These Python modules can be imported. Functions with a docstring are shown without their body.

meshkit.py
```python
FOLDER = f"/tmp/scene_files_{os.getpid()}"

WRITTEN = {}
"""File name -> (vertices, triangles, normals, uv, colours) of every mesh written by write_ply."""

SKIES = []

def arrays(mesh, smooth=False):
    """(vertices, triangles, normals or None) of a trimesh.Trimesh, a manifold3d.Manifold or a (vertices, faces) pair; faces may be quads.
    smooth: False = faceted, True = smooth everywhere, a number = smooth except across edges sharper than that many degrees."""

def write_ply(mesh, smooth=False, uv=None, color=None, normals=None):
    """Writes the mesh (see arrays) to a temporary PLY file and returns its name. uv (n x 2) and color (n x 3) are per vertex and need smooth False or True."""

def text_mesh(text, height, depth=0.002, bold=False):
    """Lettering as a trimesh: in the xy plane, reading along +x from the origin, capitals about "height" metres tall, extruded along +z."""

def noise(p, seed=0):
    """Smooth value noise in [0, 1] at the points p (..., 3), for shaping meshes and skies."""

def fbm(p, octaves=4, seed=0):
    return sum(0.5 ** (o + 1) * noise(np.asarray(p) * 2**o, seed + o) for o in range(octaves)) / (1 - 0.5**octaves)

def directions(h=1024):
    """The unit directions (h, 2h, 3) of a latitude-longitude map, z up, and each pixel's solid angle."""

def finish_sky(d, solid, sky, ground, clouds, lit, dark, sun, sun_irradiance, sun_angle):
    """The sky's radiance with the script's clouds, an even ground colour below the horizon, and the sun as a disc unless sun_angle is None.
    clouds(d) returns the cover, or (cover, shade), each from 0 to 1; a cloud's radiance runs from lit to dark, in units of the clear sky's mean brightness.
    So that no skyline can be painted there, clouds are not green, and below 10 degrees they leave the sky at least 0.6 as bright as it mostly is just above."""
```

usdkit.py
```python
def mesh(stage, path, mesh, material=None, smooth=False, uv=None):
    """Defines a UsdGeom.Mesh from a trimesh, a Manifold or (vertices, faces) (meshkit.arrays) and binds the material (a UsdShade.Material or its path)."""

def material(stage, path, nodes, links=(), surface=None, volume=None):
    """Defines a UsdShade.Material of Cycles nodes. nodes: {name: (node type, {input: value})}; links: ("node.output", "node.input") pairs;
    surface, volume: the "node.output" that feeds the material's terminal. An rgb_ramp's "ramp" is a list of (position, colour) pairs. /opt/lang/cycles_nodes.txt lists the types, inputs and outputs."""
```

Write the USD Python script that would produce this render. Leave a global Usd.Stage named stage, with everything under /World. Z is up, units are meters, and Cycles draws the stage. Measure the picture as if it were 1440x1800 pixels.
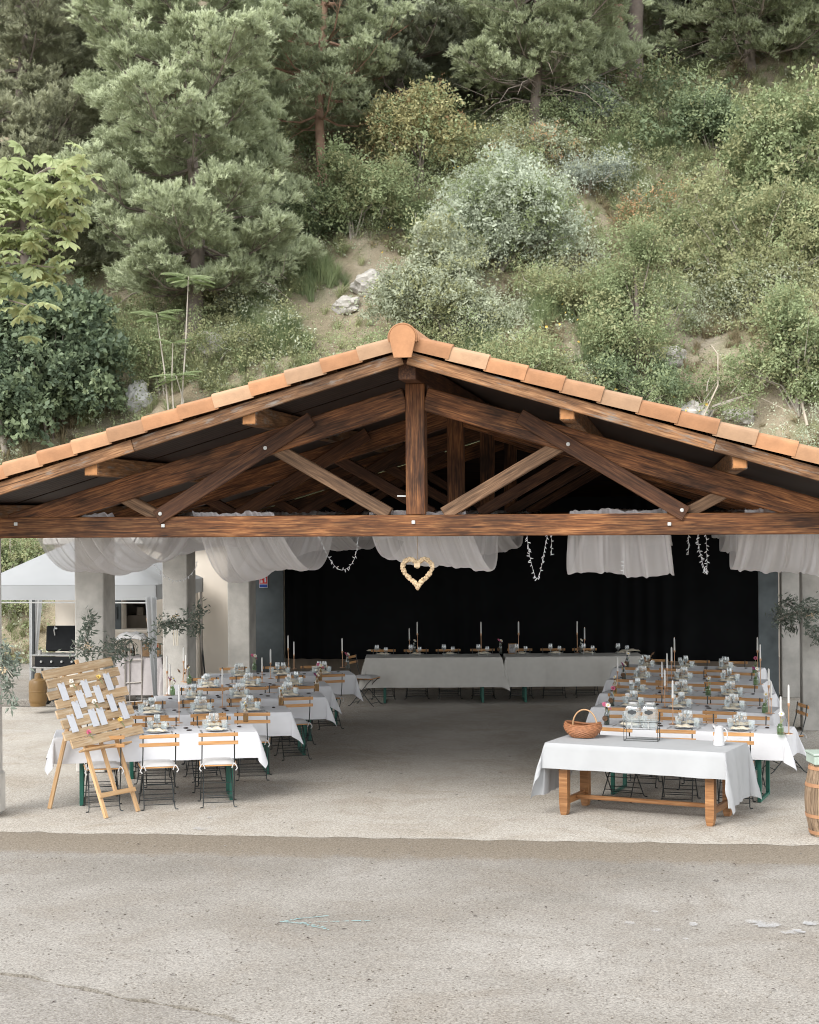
import math, random, numpy as np, trimesh, usdkit, meshkit
from pxr import Usd, UsdGeom, UsdLux, UsdShade, Gf, Vt, Sdf

stage = Usd.Stage.CreateInMemory()
UsdGeom.SetStageUpAxis(stage, "Z"); UsdGeom.SetStageMetersPerUnit(stage, 1.0)
UsdGeom.Xform.Define(stage, '/World'); UsdGeom.Scope.Define(stage, '/World/Looks')

# ------------------------------------------------------------------ camera, sky, sun, exposure
TH, ROLL, F, CAMZ = math.radians(8.5), math.radians(-0.40), 3000.0, 3.2
FWD = np.array([-math.sin(TH), math.cos(TH), 0.0]); RGT0 = np.array([math.cos(TH), math.sin(TH), 0.0]); UPV0 = np.array([0, 0, 1.0])
RGT = math.cos(ROLL) * RGT0 + math.sin(ROLL) * UPV0
UPV = -math.sin(ROLL) * RGT0 + math.cos(ROLL) * UPV0
EYE = np.array([0, 0, CAMZ])
cam = UsdGeom.Camera.Define(stage, '/World/camera')
m = np.eye(4); m[0, :3] = RGT; m[1, :3] = UPV; m[2, :3] = -FWD; m[3, :3] = EYE
cam.AddTransformOp().Set(Gf.Matrix4d(*m.ravel().tolist()))
cam.CreateHorizontalApertureAttr(24.0); cam.CreateFocalLengthAttr(50.0)
EXPOSURE = 1.45
cam.CreateExposureAttr(EXPOSURE)
SUN = np.array([-0.42, -0.75, 0.72]); SUN /= np.linalg.norm(SUN)
SKY_STRENGTH, SUN_INTENSITY, SUN_ANGLE = 0.095, 0.36, 32.0
dome = UsdLux.DomeLight.Define(stage, '/World/sky')
dome.GetPrim().SetCustomDataByKey('kind', 'structure')
sky_mat = usdkit.material(stage, '/World/Looks/sky', {
    'tc': ('texture_coordinate', {}),
    'nz': ('noise_texture', {'scale': 2.2, 'detail': 6.0, 'roughness': 0.55}),
    'cr': ('rgb_ramp', {'ramp': [(0.0, (7.5, 7.8, 8.2)), (0.45, (9.2, 9.4, 9.6)), (1.0, (12.0, 12.0, 11.9))]}),
    'sk': ('sky_texture', {'sky_type': 'single_scattering', 'sun_disc': False, 'sun_elevation': float(math.asin(SUN[2])), 'sun_rotation': float(math.atan2(SUN[0], SUN[1]))}),
    'mx': ('mix_color', {'blend_type': 'mix', 'fac': 0.82, 'use_clamp': False}),
    'bg': ('background_shader', {'strength': SKY_STRENGTH})},
    [('tc.generated', 'nz.vector'), ('nz.fac', 'cr.fac'), ('sk.color', 'mx.a'), ('cr.color', 'mx.b'), ('mx.result', 'bg.color')], surface='bg.background')
UsdShade.MaterialBindingAPI.Apply(dome.GetPrim()).Bind(sky_mat)
sun = UsdLux.DistantLight.Define(stage, '/World/sun')
sun.CreateIntensityAttr(SUN_INTENSITY); sun.CreateAngleAttr(SUN_ANGLE); sun.CreateNormalizeAttr(True); sun.CreateColorAttr(Gf.Vec3f(1.0, 0.975, 0.94))
_z = SUN; _x = np.cross([0, 0, 1.0], _z); _x /= np.linalg.norm(_x); _y = np.cross(_z, _x)
m = np.eye(4); m[0, :3] = _x; m[1, :3] = _y; m[2, :3] = _z
sun.AddTransformOp().Set(Gf.Matrix4d(*m.ravel().tolist()))

# ------------------------------------------------------------------ where things stand: sight lines met with the ground or the hill
def ray(px, py):
    d = FWD + (px - 720) / F * RGT + (900 - py) / F * UPV
    return d
def G(px, py, z=0.0):
    d = ray(px, py); t = (z - CAMZ) / d[2]
    return EYE + t * d
def onY(px, py, Y):
    d = ray(px, py); return EYE + d * (Y / d[1])
def pick(px, py, depth):
    return EYE + ray(px, py) * depth
def camxy(cx, depth, z=0.0):
    p = EYE + cx * RGT0 + depth * FWD
    return np.array([p[0], p[1], z])

# ------------------------------------------------------------------ naming and tagging
used = {}
def numbered(parent, name):
    k = used.get((parent, name), 0); used[(parent, name)] = k + 1
    return f'{parent}/{name}' if k == 0 else f'{parent}/{name}_{k:03d}'
def tag(p, label=None, cat=None, group=None, kind=None):
    p = p.GetPrim() if hasattr(p, 'GetPrim') else p
    for k, v in (('label', label), ('category', cat), ('group', group), ('kind', kind)):
        if v: p.SetCustomDataByKey(k, v)
    return p
def mat4(o, x, y, z):
    m = np.eye(4); m[0, :3] = x; m[1, :3] = y; m[2, :3] = z; m[3, :3] = o
    return Gf.Matrix4d(*m.ravel().tolist())
def thing(name, label, cat, loc=(0, 0, 0), rz=0.0, group=None, scale=None):
    x = UsdGeom.Xform.Define(stage, numbered('/World', name))
    x.AddTranslateOp().Set(Gf.Vec3d(*map(float, loc)))
    if rz: x.AddRotateZOp().Set(math.degrees(rz))
    if scale: x.AddScaleOp().Set(Gf.Vec3f(*([scale] * 3 if np.ndim(scale) == 0 else scale)))
    return tag(x, label, cat, group)
def dup(src, label, loc, rz=0.0, group=None, scale=None):
    d = src.GetCustomData()
    base = src.GetName()
    if base[-4] == '_' and base[-3:].isdigit(): base = base[:-4]
    t = thing(base, label, d['category'], loc, rz, group or d.get('group'), scale)
    t.GetReferences().AddInternalReference(src.GetPath()); t.SetInstanceable(True)
    return t
def pathof(p): return '/World' if p is None else str(p.GetPath())
def obj(name, mesh, material, parent=None, smooth=False, xf=None, **kw):
    if isinstance(mesh, list): mesh = join(mesh)
    g = usdkit.mesh(stage, numbered(pathof(parent), name), mesh, M[material], smooth=smooth)
    if xf is not None: g.AddTransformOp().Set(xf)
    tag(g, kw.get('label'), kw.get('cat'), kw.get('group'), kw.get('kind'))
    return g.GetPrim()

# ------------------------------------------------------------------ shapes: every shape is (vertices, triangles)
def join(parts):
    v, f, n = [], [], 0
    for a, b in parts:
        a = np.asarray(a, float); b = np.asarray(b, int)
        if b.shape[1] == 4: b = np.vstack([b[:, [0, 1, 2]], b[:, [0, 2, 3]]])
        v.append(a); f.append(b + n); n += len(a)
    return np.vstack(v), np.vstack(f)
def rotz(a):
    c, s = math.cos(a), math.sin(a); return np.array([[c, -s, 0], [s, c, 0], [0, 0, 1.0]])
def rotx(a):
    c, s = math.cos(a), math.sin(a); return np.array([[1.0, 0, 0], [0, c, -s], [0, s, c]])
def roty(a):
    c, s = math.cos(a), math.sin(a); return np.array([[c, 0, s], [0, 1.0, 0], [-s, 0, c]])
def mv(mesh, t=(0, 0, 0), R=None, s=None):
    v, f = mesh; v = np.asarray(v, float)
    if s is not None: v = v * np.asarray(s, float)
    if R is not None: v = v @ np.asarray(R).T
    return v + np.asarray(t, float), f
def box(c, size, bev=0.0):
    """A box about c; bev chamfers its edges."""
    h = np.asarray(size, float) / 2
    if bev <= 0:
        v = np.array([[x, y, z] for x in (-1, 1) for y in (-1, 1) for z in (-1, 1)], float) * h
        f = np.array([[0, 1, 3, 2], [4, 6, 7, 5], [0, 4, 5, 1], [2, 3, 7, 6], [0, 2, 6, 4], [1, 5, 7, 3]])
        return v + np.asarray(c, float), np.vstack([f[:, [0, 1, 2]], f[:, [0, 2, 3]]])
    b = min(bev, h.min() * 0.45); pts = []
    for sx in (-1, 1):
        for sy in (-1, 1):
            for sz in (-1, 1):
                s = np.array([sx, sy, sz])
                for k in range(3):
                    q = h - b; q[k] = h[k]; pts.append(s * q)
    hull = trimesh.convex.convex_hull(np.array(pts))
    return np.array(hull.vertices) + np.asarray(c, float), np.array(hull.faces)
def tube(pts, r, sides=6, cap=True):
    p = np.asarray(pts, float); n = len(p); r = np.broadcast_to(r, (n,))
    t = np.gradient(p, axis=0); t /= np.linalg.norm(t, axis=1, keepdims=True) + 1e-12
    ref = np.array([0.0, 0, 1]) if abs(t[0, 2]) < 0.9 else np.array([1.0, 0, 0])
    A = []
    a = np.cross(t[0], ref); a /= np.linalg.norm(a)
    for i in range(n):
        a = a - t[i] * (a @ t[i]); a /= np.linalg.norm(a) + 1e-12; A.append(a)
    A = np.array(A); B = np.cross(t, A); ang = np.arange(sides) * 2 * np.pi / sides
    v = (p[:, None] + r[:, None, None] * (np.cos(ang)[None, :, None] * A[:, None] + np.sin(ang)[None, :, None] * B[:, None])).reshape(-1, 3)
    f = []
    for i in range(n - 1):
        for j in range(sides):
            k = (j + 1) % sides
            f += [[i * sides + j, i * sides + k, (i + 1) * sides + k], [i * sides + j, (i + 1) * sides + k, (i + 1) * sides + j]]
    if cap:
        v = np.vstack([v, p[0], p[-1]]); c0 = n * sides
        for j in range(sides):
            k = (j + 1) % sides
            f += [[c0, k, j], [c0 + 1, (n - 1) * sides + j, (n - 1) * sides + k]]
    return v, np.array(f)
def lathe(prof, sides=16, c=(0, 0, 0)):
    """prof: (radius, z) pairs; closed on the axis where the radius is 0."""
    prof = np.asarray(prof, float); n = len(prof); a = np.arange(sides) * 2 * np.pi / sides
    v = np.stack([prof[:, 0, None] * np.cos(a), prof[:, 0, None] * np.sin(a), np.repeat(prof[:, 1, None], sides, 1)], -1).reshape(-1, 3)
    f = []
    for i in range(n - 1):
        for j in range(sides):
            k = (j + 1) % sides
            q = [i * sides + j, i * sides + k, (i + 1) * sides + k, (i + 1) * sides + j]
            if prof[i, 0] > 1e-9: f.append([q[0], q[1], q[2]])
            if prof[i + 1, 0] > 1e-9: f.append([q[0], q[2], q[3]])
    return v + np.asarray(c, float), np.array(f)
def grid(X, Y, Z):
    """A sheet from 2-D arrays."""
    n, k = X.shape; v = np.stack([X, Y, Z], -1).reshape(-1, 3)
    i, j = np.meshgrid(np.arange(n - 1), np.arange(k - 1), indexing='ij'); a = (i * k + j).ravel()
    return v, np.vstack([np.stack([a, a + k, a + k + 1], 1), np.stack([a, a + k + 1, a + 1], 1)])
def extrude(poly, t0, t1, axis=1):
    """A polygon (list of 2-D points) made solid between t0 and t1 along an axis (0 x, 1 y, 2 z)."""
    from shapely.geometry import Polygon
    e = trimesh.creation.extrude_polygon(Polygon(poly), t1 - t0); v = np.array(e.vertices); f = np.array(e.faces)
    v[:, 2] += t0
    if axis == 1: v = v[:, [0, 2, 1]]; f = f[:, ::-1]
    if axis == 0: v = v[:, [2, 0, 1]]
    return v, f
def rough(mesh, amp, scale, seed=0):
    v, f = mesh; n = np.stack([meshkit.fbm(np.asarray(v) * scale, 3, seed + k) - 0.5 for k in range(3)], 1)
    return v + n * 2 * amp, f
def beam(name, p0, p1, w, h, material, parent, up=(0, 0, 1), bev=0.006, off=0.0, **kw):
    """A squared timber from p0 to p1 (w across, h along up): its own x axis is its grain."""
    p0 = np.asarray(p0, float); p1 = np.asarray(p1, float); d = p1 - p0; L = np.linalg.norm(d); x = d / L
    z = np.asarray(up, float) - x * np.dot(x, up); z /= np.linalg.norm(z); y = np.cross(z, x)
    shape = box((0, 0, 0), (L, w, h), bev)
    return obj(name, shape, material, parent, xf=mat4((p0 + p1) / 2 + y * off, x, y, z), **kw)

# ------------------------------------------------------------------ materials
M = {}
def mat(name, nodes, links, surface='p.BSDF'):
    M[name] = usdkit.material(stage, f'/World/Looks/{name}', nodes, links, surface=surface)
def plain(name, color, rough=0.7, var=0.12, scale=6.0, bump=0.0, metallic=0.0, spec=0.35, bscale=None, coord='object', rnd=0.0, sheen=0.0):
    c = np.array(color); lo = c * (1 - var); hi = np.minimum(c * (1 + var), 0.95)
    n = {'tc': ('texture_coordinate', {}), 'n': ('noise_texture', {'scale': scale, 'detail': 5.0, 'roughness': 0.6}),
         'r': ('rgb_ramp', {'ramp': [(0.25, tuple(lo)), (0.75, tuple(hi))]}),
         'p': ('principled_bsdf', {'roughness': rough, 'metallic': metallic, 'specular_ior_level': spec, 'sheen_weight': sheen})}
    l = [(f'tc.{coord}', 'n.vector'), ('n.fac', 'r.fac')]
    src = 'r.color'
    if rnd:
        n['oi'] = ('object_info', {}); n['mr'] = ('map_range', {'from_min': 0.0, 'from_max': 1.0, 'to_min': 1 - rnd, 'to_max': 1 + rnd})
        n['hs'] = ('hsv', {'hue': 0.5, 'saturation': 1.0, 'fac': 1.0})
        l += [('oi.random', 'mr.value'), ('mr.result', 'hs.value'), (src, 'hs.color')]; src = 'hs.color'
    l.append((src, 'p.base_color'))
    if bump:
        n['nb'] = ('noise_texture', {'scale': bscale or scale * 8, 'detail': 4.0, 'roughness': 0.6}); n['b'] = ('bump', {'strength': 0.6, 'distance': bump})
        l += [(f'tc.{coord}', 'nb.vector'), ('nb.fac', 'b.height'), ('b.normal', 'p.normal')]
    mat(name, n, l)
def wood(name, dark, mid, light, rough=0.65, stretch=14.0, scale=3.0, rnd=0.25, patch=0.6, bump=0.004, grey=None, knots=0.8, checks=0.8):
    """Grain runs along the object's own x axis."""
    n = {'tc': ('texture_coordinate', {}), 'oi': ('object_info', {}), 'cx': ('combine_xyz', {}),
         'mo': ('math', {'math_type': 'multiply', 'value2': 37.0}), 'ad': ('vector_math', {'math_type': 'add'}),
         'mp': ('mapping', {'scale': (1.1, stretch * 1.5, stretch * 1.5)}),
         'n': ('noise_texture', {'scale': scale, 'detail': 7.0, 'roughness': 0.62, 'distortion': 0.6}),
         'r': ('rgb_ramp', {'ramp': [(0.30, dark), (0.5, mid), (0.70, light)]}),
         'mp2': ('mapping', {'scale': (1.0, 3.0, 3.0)}), 'n2': ('noise_texture', {'scale': 1.6, 'detail': 4.0, 'roughness': 0.6}),
         'r2': ('rgb_ramp', {'ramp': [(0.35, (1 - patch,) * 3), (0.65, (1.0, 1.0, 1.0))]}),
         'mu': ('mix_color', {'blend_type': 'multiply', 'fac': 1.0}),
         'mr': ('map_range', {'from_min': 0.0, 'from_max': 1.0, 'to_min': 1 - rnd, 'to_max': 1 + rnd}), 'hs': ('hsv', {'hue': 0.5, 'saturation': 1.0, 'fac': 1.0}),
         'b': ('bump', {'strength': 0.5, 'distance': bump}), 'p': ('principled_bsdf', {'roughness': rough, 'specular_ior_level': 0.3})}
    l = [('oi.random', 'mo.value1'), ('mo.value', 'cx.x'), ('mo.value', 'cx.y'), ('tc.object', 'ad.vector1'), ('cx.vector', 'ad.vector2'),
         ('ad.vector', 'mp.vector'), ('mp.vector', 'n.vector'), ('n.fac', 'r.fac'), ('ad.vector', 'mp2.vector'), ('mp2.vector', 'n2.vector'), ('n2.fac', 'r2.fac'),
         ('r.color', 'mu.a'), ('r2.color', 'mu.b'), ('oi.random', 'mr.value'), ('mr.result', 'hs.value'), ('mu.result', 'hs.color'),
         ('n.fac', 'b.height'), ('b.normal', 'p.normal')]
    n.update({'mpk': ('mapping', {'scale': (1.3, 5.0, 5.0)}), 'vk': ('voronoi_texture', {'scale': 1.15}), 'rk': ('rgb_ramp', {'ramp': [(0.0, (0.25, 0.2, 0.18)), (0.07, (0.5, 0.45, 0.42)), (0.13, (1.0, 1.0, 1.0))]}), 'mk': ('mix_color', {'blend_type': 'multiply', 'fac': knots}),
              'mpc': ('mapping', {'scale': (0.35, 26.0, 26.0)}), 'nc': ('noise_texture', {'scale': 1.5, 'detail': 3.0, 'roughness': 0.5, 'distortion': 0.4}), 'rc': ('rgb_ramp', {'ramp': [(0.30, (0.22, 0.20, 0.19)), (0.36, (1.0, 1.0, 1.0))]}), 'mc': ('mix_color', {'blend_type': 'multiply', 'fac': checks})})
    l += [('ad.vector', 'mpk.vector'), ('mpk.vector', 'vk.vector'), ('vk.distance', 'rk.fac'), ('hs.color', 'mk.a'), ('rk.color', 'mk.b'), ('ad.vector', 'mpc.vector'), ('mpc.vector', 'nc.vector'), ('nc.fac', 'rc.fac'), ('mk.result', 'mc.a'), ('rc.color', 'mc.b')]
    src = 'mc.result'
    if grey:
        n['mp3'] = ('mapping', {'scale': (1.5, 9.0, 9.0)}); n['n3'] = ('noise_texture', {'scale': 2.0, 'detail': 5.0, 'roughness': 0.65})
        n['r3'] = ('rgb_ramp', {'ramp': [(0.55, (0, 0, 0)), (0.68, (1, 1, 1))]}); n['mg'] = ('mix_color', {'blend_type': 'mix', 'b': grey})
        l += [('ad.vector', 'mp3.vector'), ('mp3.vector', 'n3.vector'), ('n3.fac', 'r3.fac'), ('r3.color', 'mg.fac'), (src, 'mg.a')]; src = 'mg.result'
    l.append((src, 'p.base_color'))
    mat(name, n, l)
def leaf(name, c0, c1, c2, trans=0.3, rough=0.55, hue=0.02, val=0.35):
    """Foliage: tone varies from clump to clump and from leaf to leaf."""
    n = {'oi': ('object_info', {}), 'ge': ('geometry', {}), 'n': ('noise_texture', {'scale': 1.1, 'detail': 3.0}),
         'ad': ('math', {'math_type': 'multiply_add', 'value2': 0.42}), 'm2': ('math', {'math_type': 'multiply_add', 'value2': 0.36}), 'sc': ('math', {'math_type': 'multiply', 'value2': 0.32}),
         'r': ('rgb_ramp', {'ramp': [(0.15, c0), (0.5, c1), (0.85, c2)]}),
         'p': ('principled_bsdf', {'roughness': rough, 'specular_ior_level': 0.3}), 't': ('translucent_bsdf', {}), 'x': ('mix_closure', {'fac': trans})}
    l = [('ge.position', 'n.vector'), ('n.fac', 'sc.value1'), ('oi.random', 'ad.value1'), ('sc.value', 'ad.value3'), ('ge.random_per_island', 'm2.value1'), ('ad.value', 'm2.value3'),
         ('m2.value', 'r.fac'), ('r.color', 'p.base_color'), ('r.color', 't.color'), ('p.BSDF', 'x.closure1'), ('t.BSDF', 'x.closure2')]
    mat(name, n, l, surface='x.closure')
def gauze(name, color, clear, scale=60):
    n = {'d': ('diffuse_bsdf', {'color': color}), 't': ('translucent_bsdf', {'color': color}), 'dt': ('mix_closure', {'fac': 0.5}), 'c': ('transparent_bsdf', {'color': (1, 1, 1)}),
         'lw': ('layer_weight', {'blend': 0.42}), 'mr': ('map_range', {'from_min': 0.0, 'from_max': 1.0, 'to_min': clear, 'to_max': clear * 0.12}), 'x': ('mix_closure', {})}
    l = [('d.BSDF', 'dt.closure1'), ('t.BSDF', 'dt.closure2'), ('lw.facing', 'mr.value'), ('mr.result', 'x.fac'), ('dt.closure', 'x.closure1'), ('c.BSDF', 'x.closure2')]
    mat(name, n, l, surface='x.closure')
def pane(name, tint, milk=0.0, gloss=0.07, milk_color=(0.72, 0.77, 0.79)):
    """Thin glass: mostly clear, a little mirror that grows at grazing angles, some milkiness of pressed glass."""
    n = {'c': ('transparent_bsdf', {'color': tint}), 'g': ('glossy_bsdf', {'color': (1, 1, 1), 'roughness': 0.05}), 'lw': ('layer_weight', {'blend': 0.25}),
         'ma': ('map_range', {'from_min': 0.0, 'from_max': 1.0, 'to_min': gloss, 'to_max': 0.5}), 'x': ('mix_closure', {}),
         'd': ('diffuse_bsdf', {'color': milk_color}), 'm': ('mix_closure', {'fac': milk})}
    mat(name, n, [('lw.facing', 'ma.value'), ('ma.result', 'x.fac'), ('c.BSDF', 'm.closure1'), ('d.BSDF', 'm.closure2'), ('m.closure', 'x.closure1'), ('g.BSDF', 'x.closure2')], surface='x.closure')

# ground: gravelly tarred court, paler worn floor
def gravel(name, lo, mid, hi, stain, speck=220.0, band=None, band_color=(0.195, 0.166, 0.130)):
    n = {'ge': ('geometry', {}),
         'n1': ('noise_texture', {'scale': 0.55, 'detail': 6.0, 'roughness': 0.62}), 'r1': ('rgb_ramp', {'ramp': [(0.30, lo), (0.5, mid), (0.72, hi)]}),
         'n2': ('noise_texture', {'scale': 48.0, 'detail': 4.0, 'roughness': 0.75}), 'r2': ('rgb_ramp', {'ramp': [(0.30, (0.45, 0.42, 0.39)), (0.45, (0.92, 0.92, 0.92)), (0.75, (1.35, 1.35, 1.35))]}),
         'v': ('voronoi_texture', {'scale': 95.0}), 'rv': ('rgb_ramp', {'ramp': [(0.0, (0.62, 0.58, 0.55)), (0.5, (1.0, 1.0, 1.0)), (1.0, (1.3, 1.28, 1.25))]}), 'sv': ('separate_color', {}),
         'mu': ('mix_color', {'blend_type': 'multiply', 'fac': 1.0, 'use_clamp': False}), 'mu2': ('mix_color', {'blend_type': 'multiply', 'fac': 0.8, 'use_clamp': False}),
         'n3': ('noise_texture', {'scale': 0.9, 'detail': 5.0, 'roughness': 0.7, 'distortion': 0.8}), 'r3': ('rgb_ramp', {'ramp': [(0.48, (0, 0, 0)), (0.68, (0.9, 0.9, 0.9))]}),
         'ms': ('mix_color', {'blend_type': 'mix', 'b': stain}),
         'b': ('bump', {'strength': 0.55, 'distance': 0.012}), 'p': ('principled_bsdf', {'roughness': 0.92, 'specular_ior_level': 0.2})}
    l = [('ge.position', 'n1.vector'), ('n1.fac', 'r1.fac'), ('ge.position', 'n2.vector'), ('n2.fac', 'r2.fac'), ('ge.position', 'v.vector'), ('v.color', 'sv.color'), ('sv.r', 'rv.fac'),
         ('ge.position', 'n3.vector'), ('n3.fac', 'r3.fac'), ('r3.color', 'ms.fac'), ('r1.color', 'ms.a'), ('ms.result', 'mu.a'), ('r2.color', 'mu.b'), ('mu.result', 'mu2.a'), ('rv.color', 'mu2.b'),
         ('mu2.result', 'p.base_color'), ('n2.fac', 'b.height'), ('b.normal', 'p.normal')]
    if band:      # a strip of darker loose gravel along the floor edge: (normal x, normal y, offset, half width)
        nx, ny, c, hw = band
        n.update({'dp': ('vector_math', {'math_type': 'dot_product', 'vector2': (nx, ny, 0.0)}), 'sb': ('math', {'math_type': 'subtract', 'value2': c}), 'ab': ('math', {'math_type': 'absolute'}),
                  'nb': ('noise_texture', {'scale': 3.5, 'detail': 8.0, 'roughness': 0.8}), 'mb': ('math', {'math_type': 'multiply_add', 'value2': 1.3}), 'rb': ('rgb_ramp', {'ramp': [(0.0, (1, 1, 1)), (0.55, (0.92, 0.92, 0.92)), (0.85, (0.0, 0.0, 0.0))]}),
                  'sc': ('math', {'math_type': 'multiply', 'value2': 1.0 / (hw * 2)}), 'of': ('math', {'math_type': 'subtract', 'value2': 0.65}), 'mband': ('mix_color', {'blend_type': 'mix', 'b': band_color})})
        l = [x for x in l if x != ('ms.result', 'mu.a')] + [('ge.position', 'dp.vector1'), ('dp.value', 'sb.value1'), ('sb.value', 'ab.value1'), ('ab.value', 'sc.value1'), ('ge.position', 'nb.vector'), ('nb.fac', 'mb.value1'), ('sc.value', 'mb.value3'),
              ('mb.value', 'of.value1'), ('of.value', 'rb.fac'), ('rb.color', 'mband.fac'), ('ms.result', 'mband.a'), ('mband.result', 'mu.a')]
    mat(name, n, l)
_p, _q = G(-200, 1474)[:2], G(1640, 1503)[:2]; _d = (_q - _p) / np.linalg.norm(_q - _p); _n = np.array([-_d[1], _d[0]])
gravel('court_gravel', (0.180, 0.165, 0.144), (0.229, 0.213, 0.190), (0.276, 0.260, 0.236), (0.202, 0.181, 0.155), band=(float(_n[0]), float(_n[1]), float(_n @ _p), 0.38))
gravel('patch_gravel', (0.170, 0.154, 0.135), (0.203, 0.188, 0.168), (0.240, 0.225, 0.206), (0.175, 0.158, 0.133))
gravel('seam_gravel', (0.108, 0.095, 0.078), (0.146, 0.131, 0.110), (0.185, 0.171, 0.149), (0.115, 0.104, 0.086))
gravel('floor_gravel', (0.355, 0.327, 0.284), (0.402, 0.374, 0.331), (0.438, 0.411, 0.367), (0.326, 0.289, 0.238))
gravel('soil', (0.20, 0.165, 0.11), (0.28, 0.24, 0.17), (0.38, 0.335, 0.265), (0.16, 0.165, 0.09))
wood('beam_wood', (0.026, 0.011, 0.006), (0.175, 0.066, 0.024), (0.40, 0.175, 0.064), patch=0.82)
wood('tie_wood', (0.035, 0.013, 0.006), (0.18, 0.068, 0.023), (0.42, 0.20, 0.078), patch=0.62, rnd=0.05)
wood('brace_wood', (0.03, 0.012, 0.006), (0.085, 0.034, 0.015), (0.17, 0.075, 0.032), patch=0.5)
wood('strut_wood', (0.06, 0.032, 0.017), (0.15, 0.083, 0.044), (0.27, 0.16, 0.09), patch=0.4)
wood('barge_wood', (0.06, 0.028, 0.013), (0.25, 0.12, 0.052), (0.44, 0.25, 0.125), patch=0.55, grey=(0.19, 0.165, 0.14))
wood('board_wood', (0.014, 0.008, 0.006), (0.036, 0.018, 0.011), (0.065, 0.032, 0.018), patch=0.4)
wood('slat_wood', (0.38, 0.185, 0.07), (0.49, 0.26, 0.105), (0.56, 0.32, 0.15), patch=0.12, rough=0.45, rnd=0.12, knots=0.25, checks=0.2)
wood('easel_wood', (0.42, 0.24, 0.11), (0.52, 0.33, 0.17), (0.60, 0.41, 0.235), patch=0.1, rough=0.5, rnd=0.1, knots=0.25, checks=0.2)
wood('pallet_wood', (0.36, 0.235, 0.13), (0.49, 0.345, 0.205), (0.60, 0.46, 0.30), patch=0.25, rough=0.75, rnd=0.12, grey=(0.50, 0.41, 0.30))
wood('oak_wood', (0.17, 0.075, 0.028), (0.30, 0.14, 0.055), (0.42, 0.22, 0.095), patch=0.25, rough=0.4, rnd=0.1, knots=0.25, checks=0.2)
wood('barrel_wood', (0.12, 0.08, 0.05), (0.26, 0.18, 0.115), (0.38, 0.28, 0.19), patch=0.4, rough=0.8, rnd=0.2)
plain('tile_orange', (0.325, 0.160, 0.076), 0.75, 0.18, 7.0, bump=0.004, rnd=0.16)
plain('tile_beige', (0.36, 0.222, 0.13), 0.75, 0.16, 7.0, bump=0.004, rnd=0.14)
plain('tile_rose', (0.335, 0.182, 0.095), 0.75, 0.18, 7.0, bump=0.004, rnd=0.16)
plain('concrete', (0.44, 0.42, 0.385), 0.9, 0.26, 3.4, bump=0.006, bscale=45)
plain('plinth', (0.30, 0.25, 0.20), 0.9, 0.25, 3.0, bump=0.004, bscale=40)
plain('plaster', (0.68, 0.61, 0.52), 0.9, 0.07, 1.5, bump=0.003, bscale=70)
plain('slate_panel', (0.075, 0.088, 0.092), 0.45, 0.5, 2.2, bump=0.002)
plain('black_cloth', (0.006, 0.0065, 0.007), 0.95, 0.3, 2.0, spec=0.1)
plain('dark_void', (0.012, 0.012, 0.012), 0.9, 0.4, 3.0, spec=0.1)
plain('white_cloth_shade_lifted', (0.60, 0.60, 0.615), 0.9, 0.03, 8.0, bump=0.003, bscale=22, spec=0.15)  # row tables: base colour lifted to make up for shade under the roof
plain('white_cloth_sun_dimmed', (0.375, 0.38, 0.385), 0.9, 0.03, 5.0, bump=0.003, bscale=14, spec=0.15)  # same white cloth, colour darkened to offset the stronger light out in front
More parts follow.
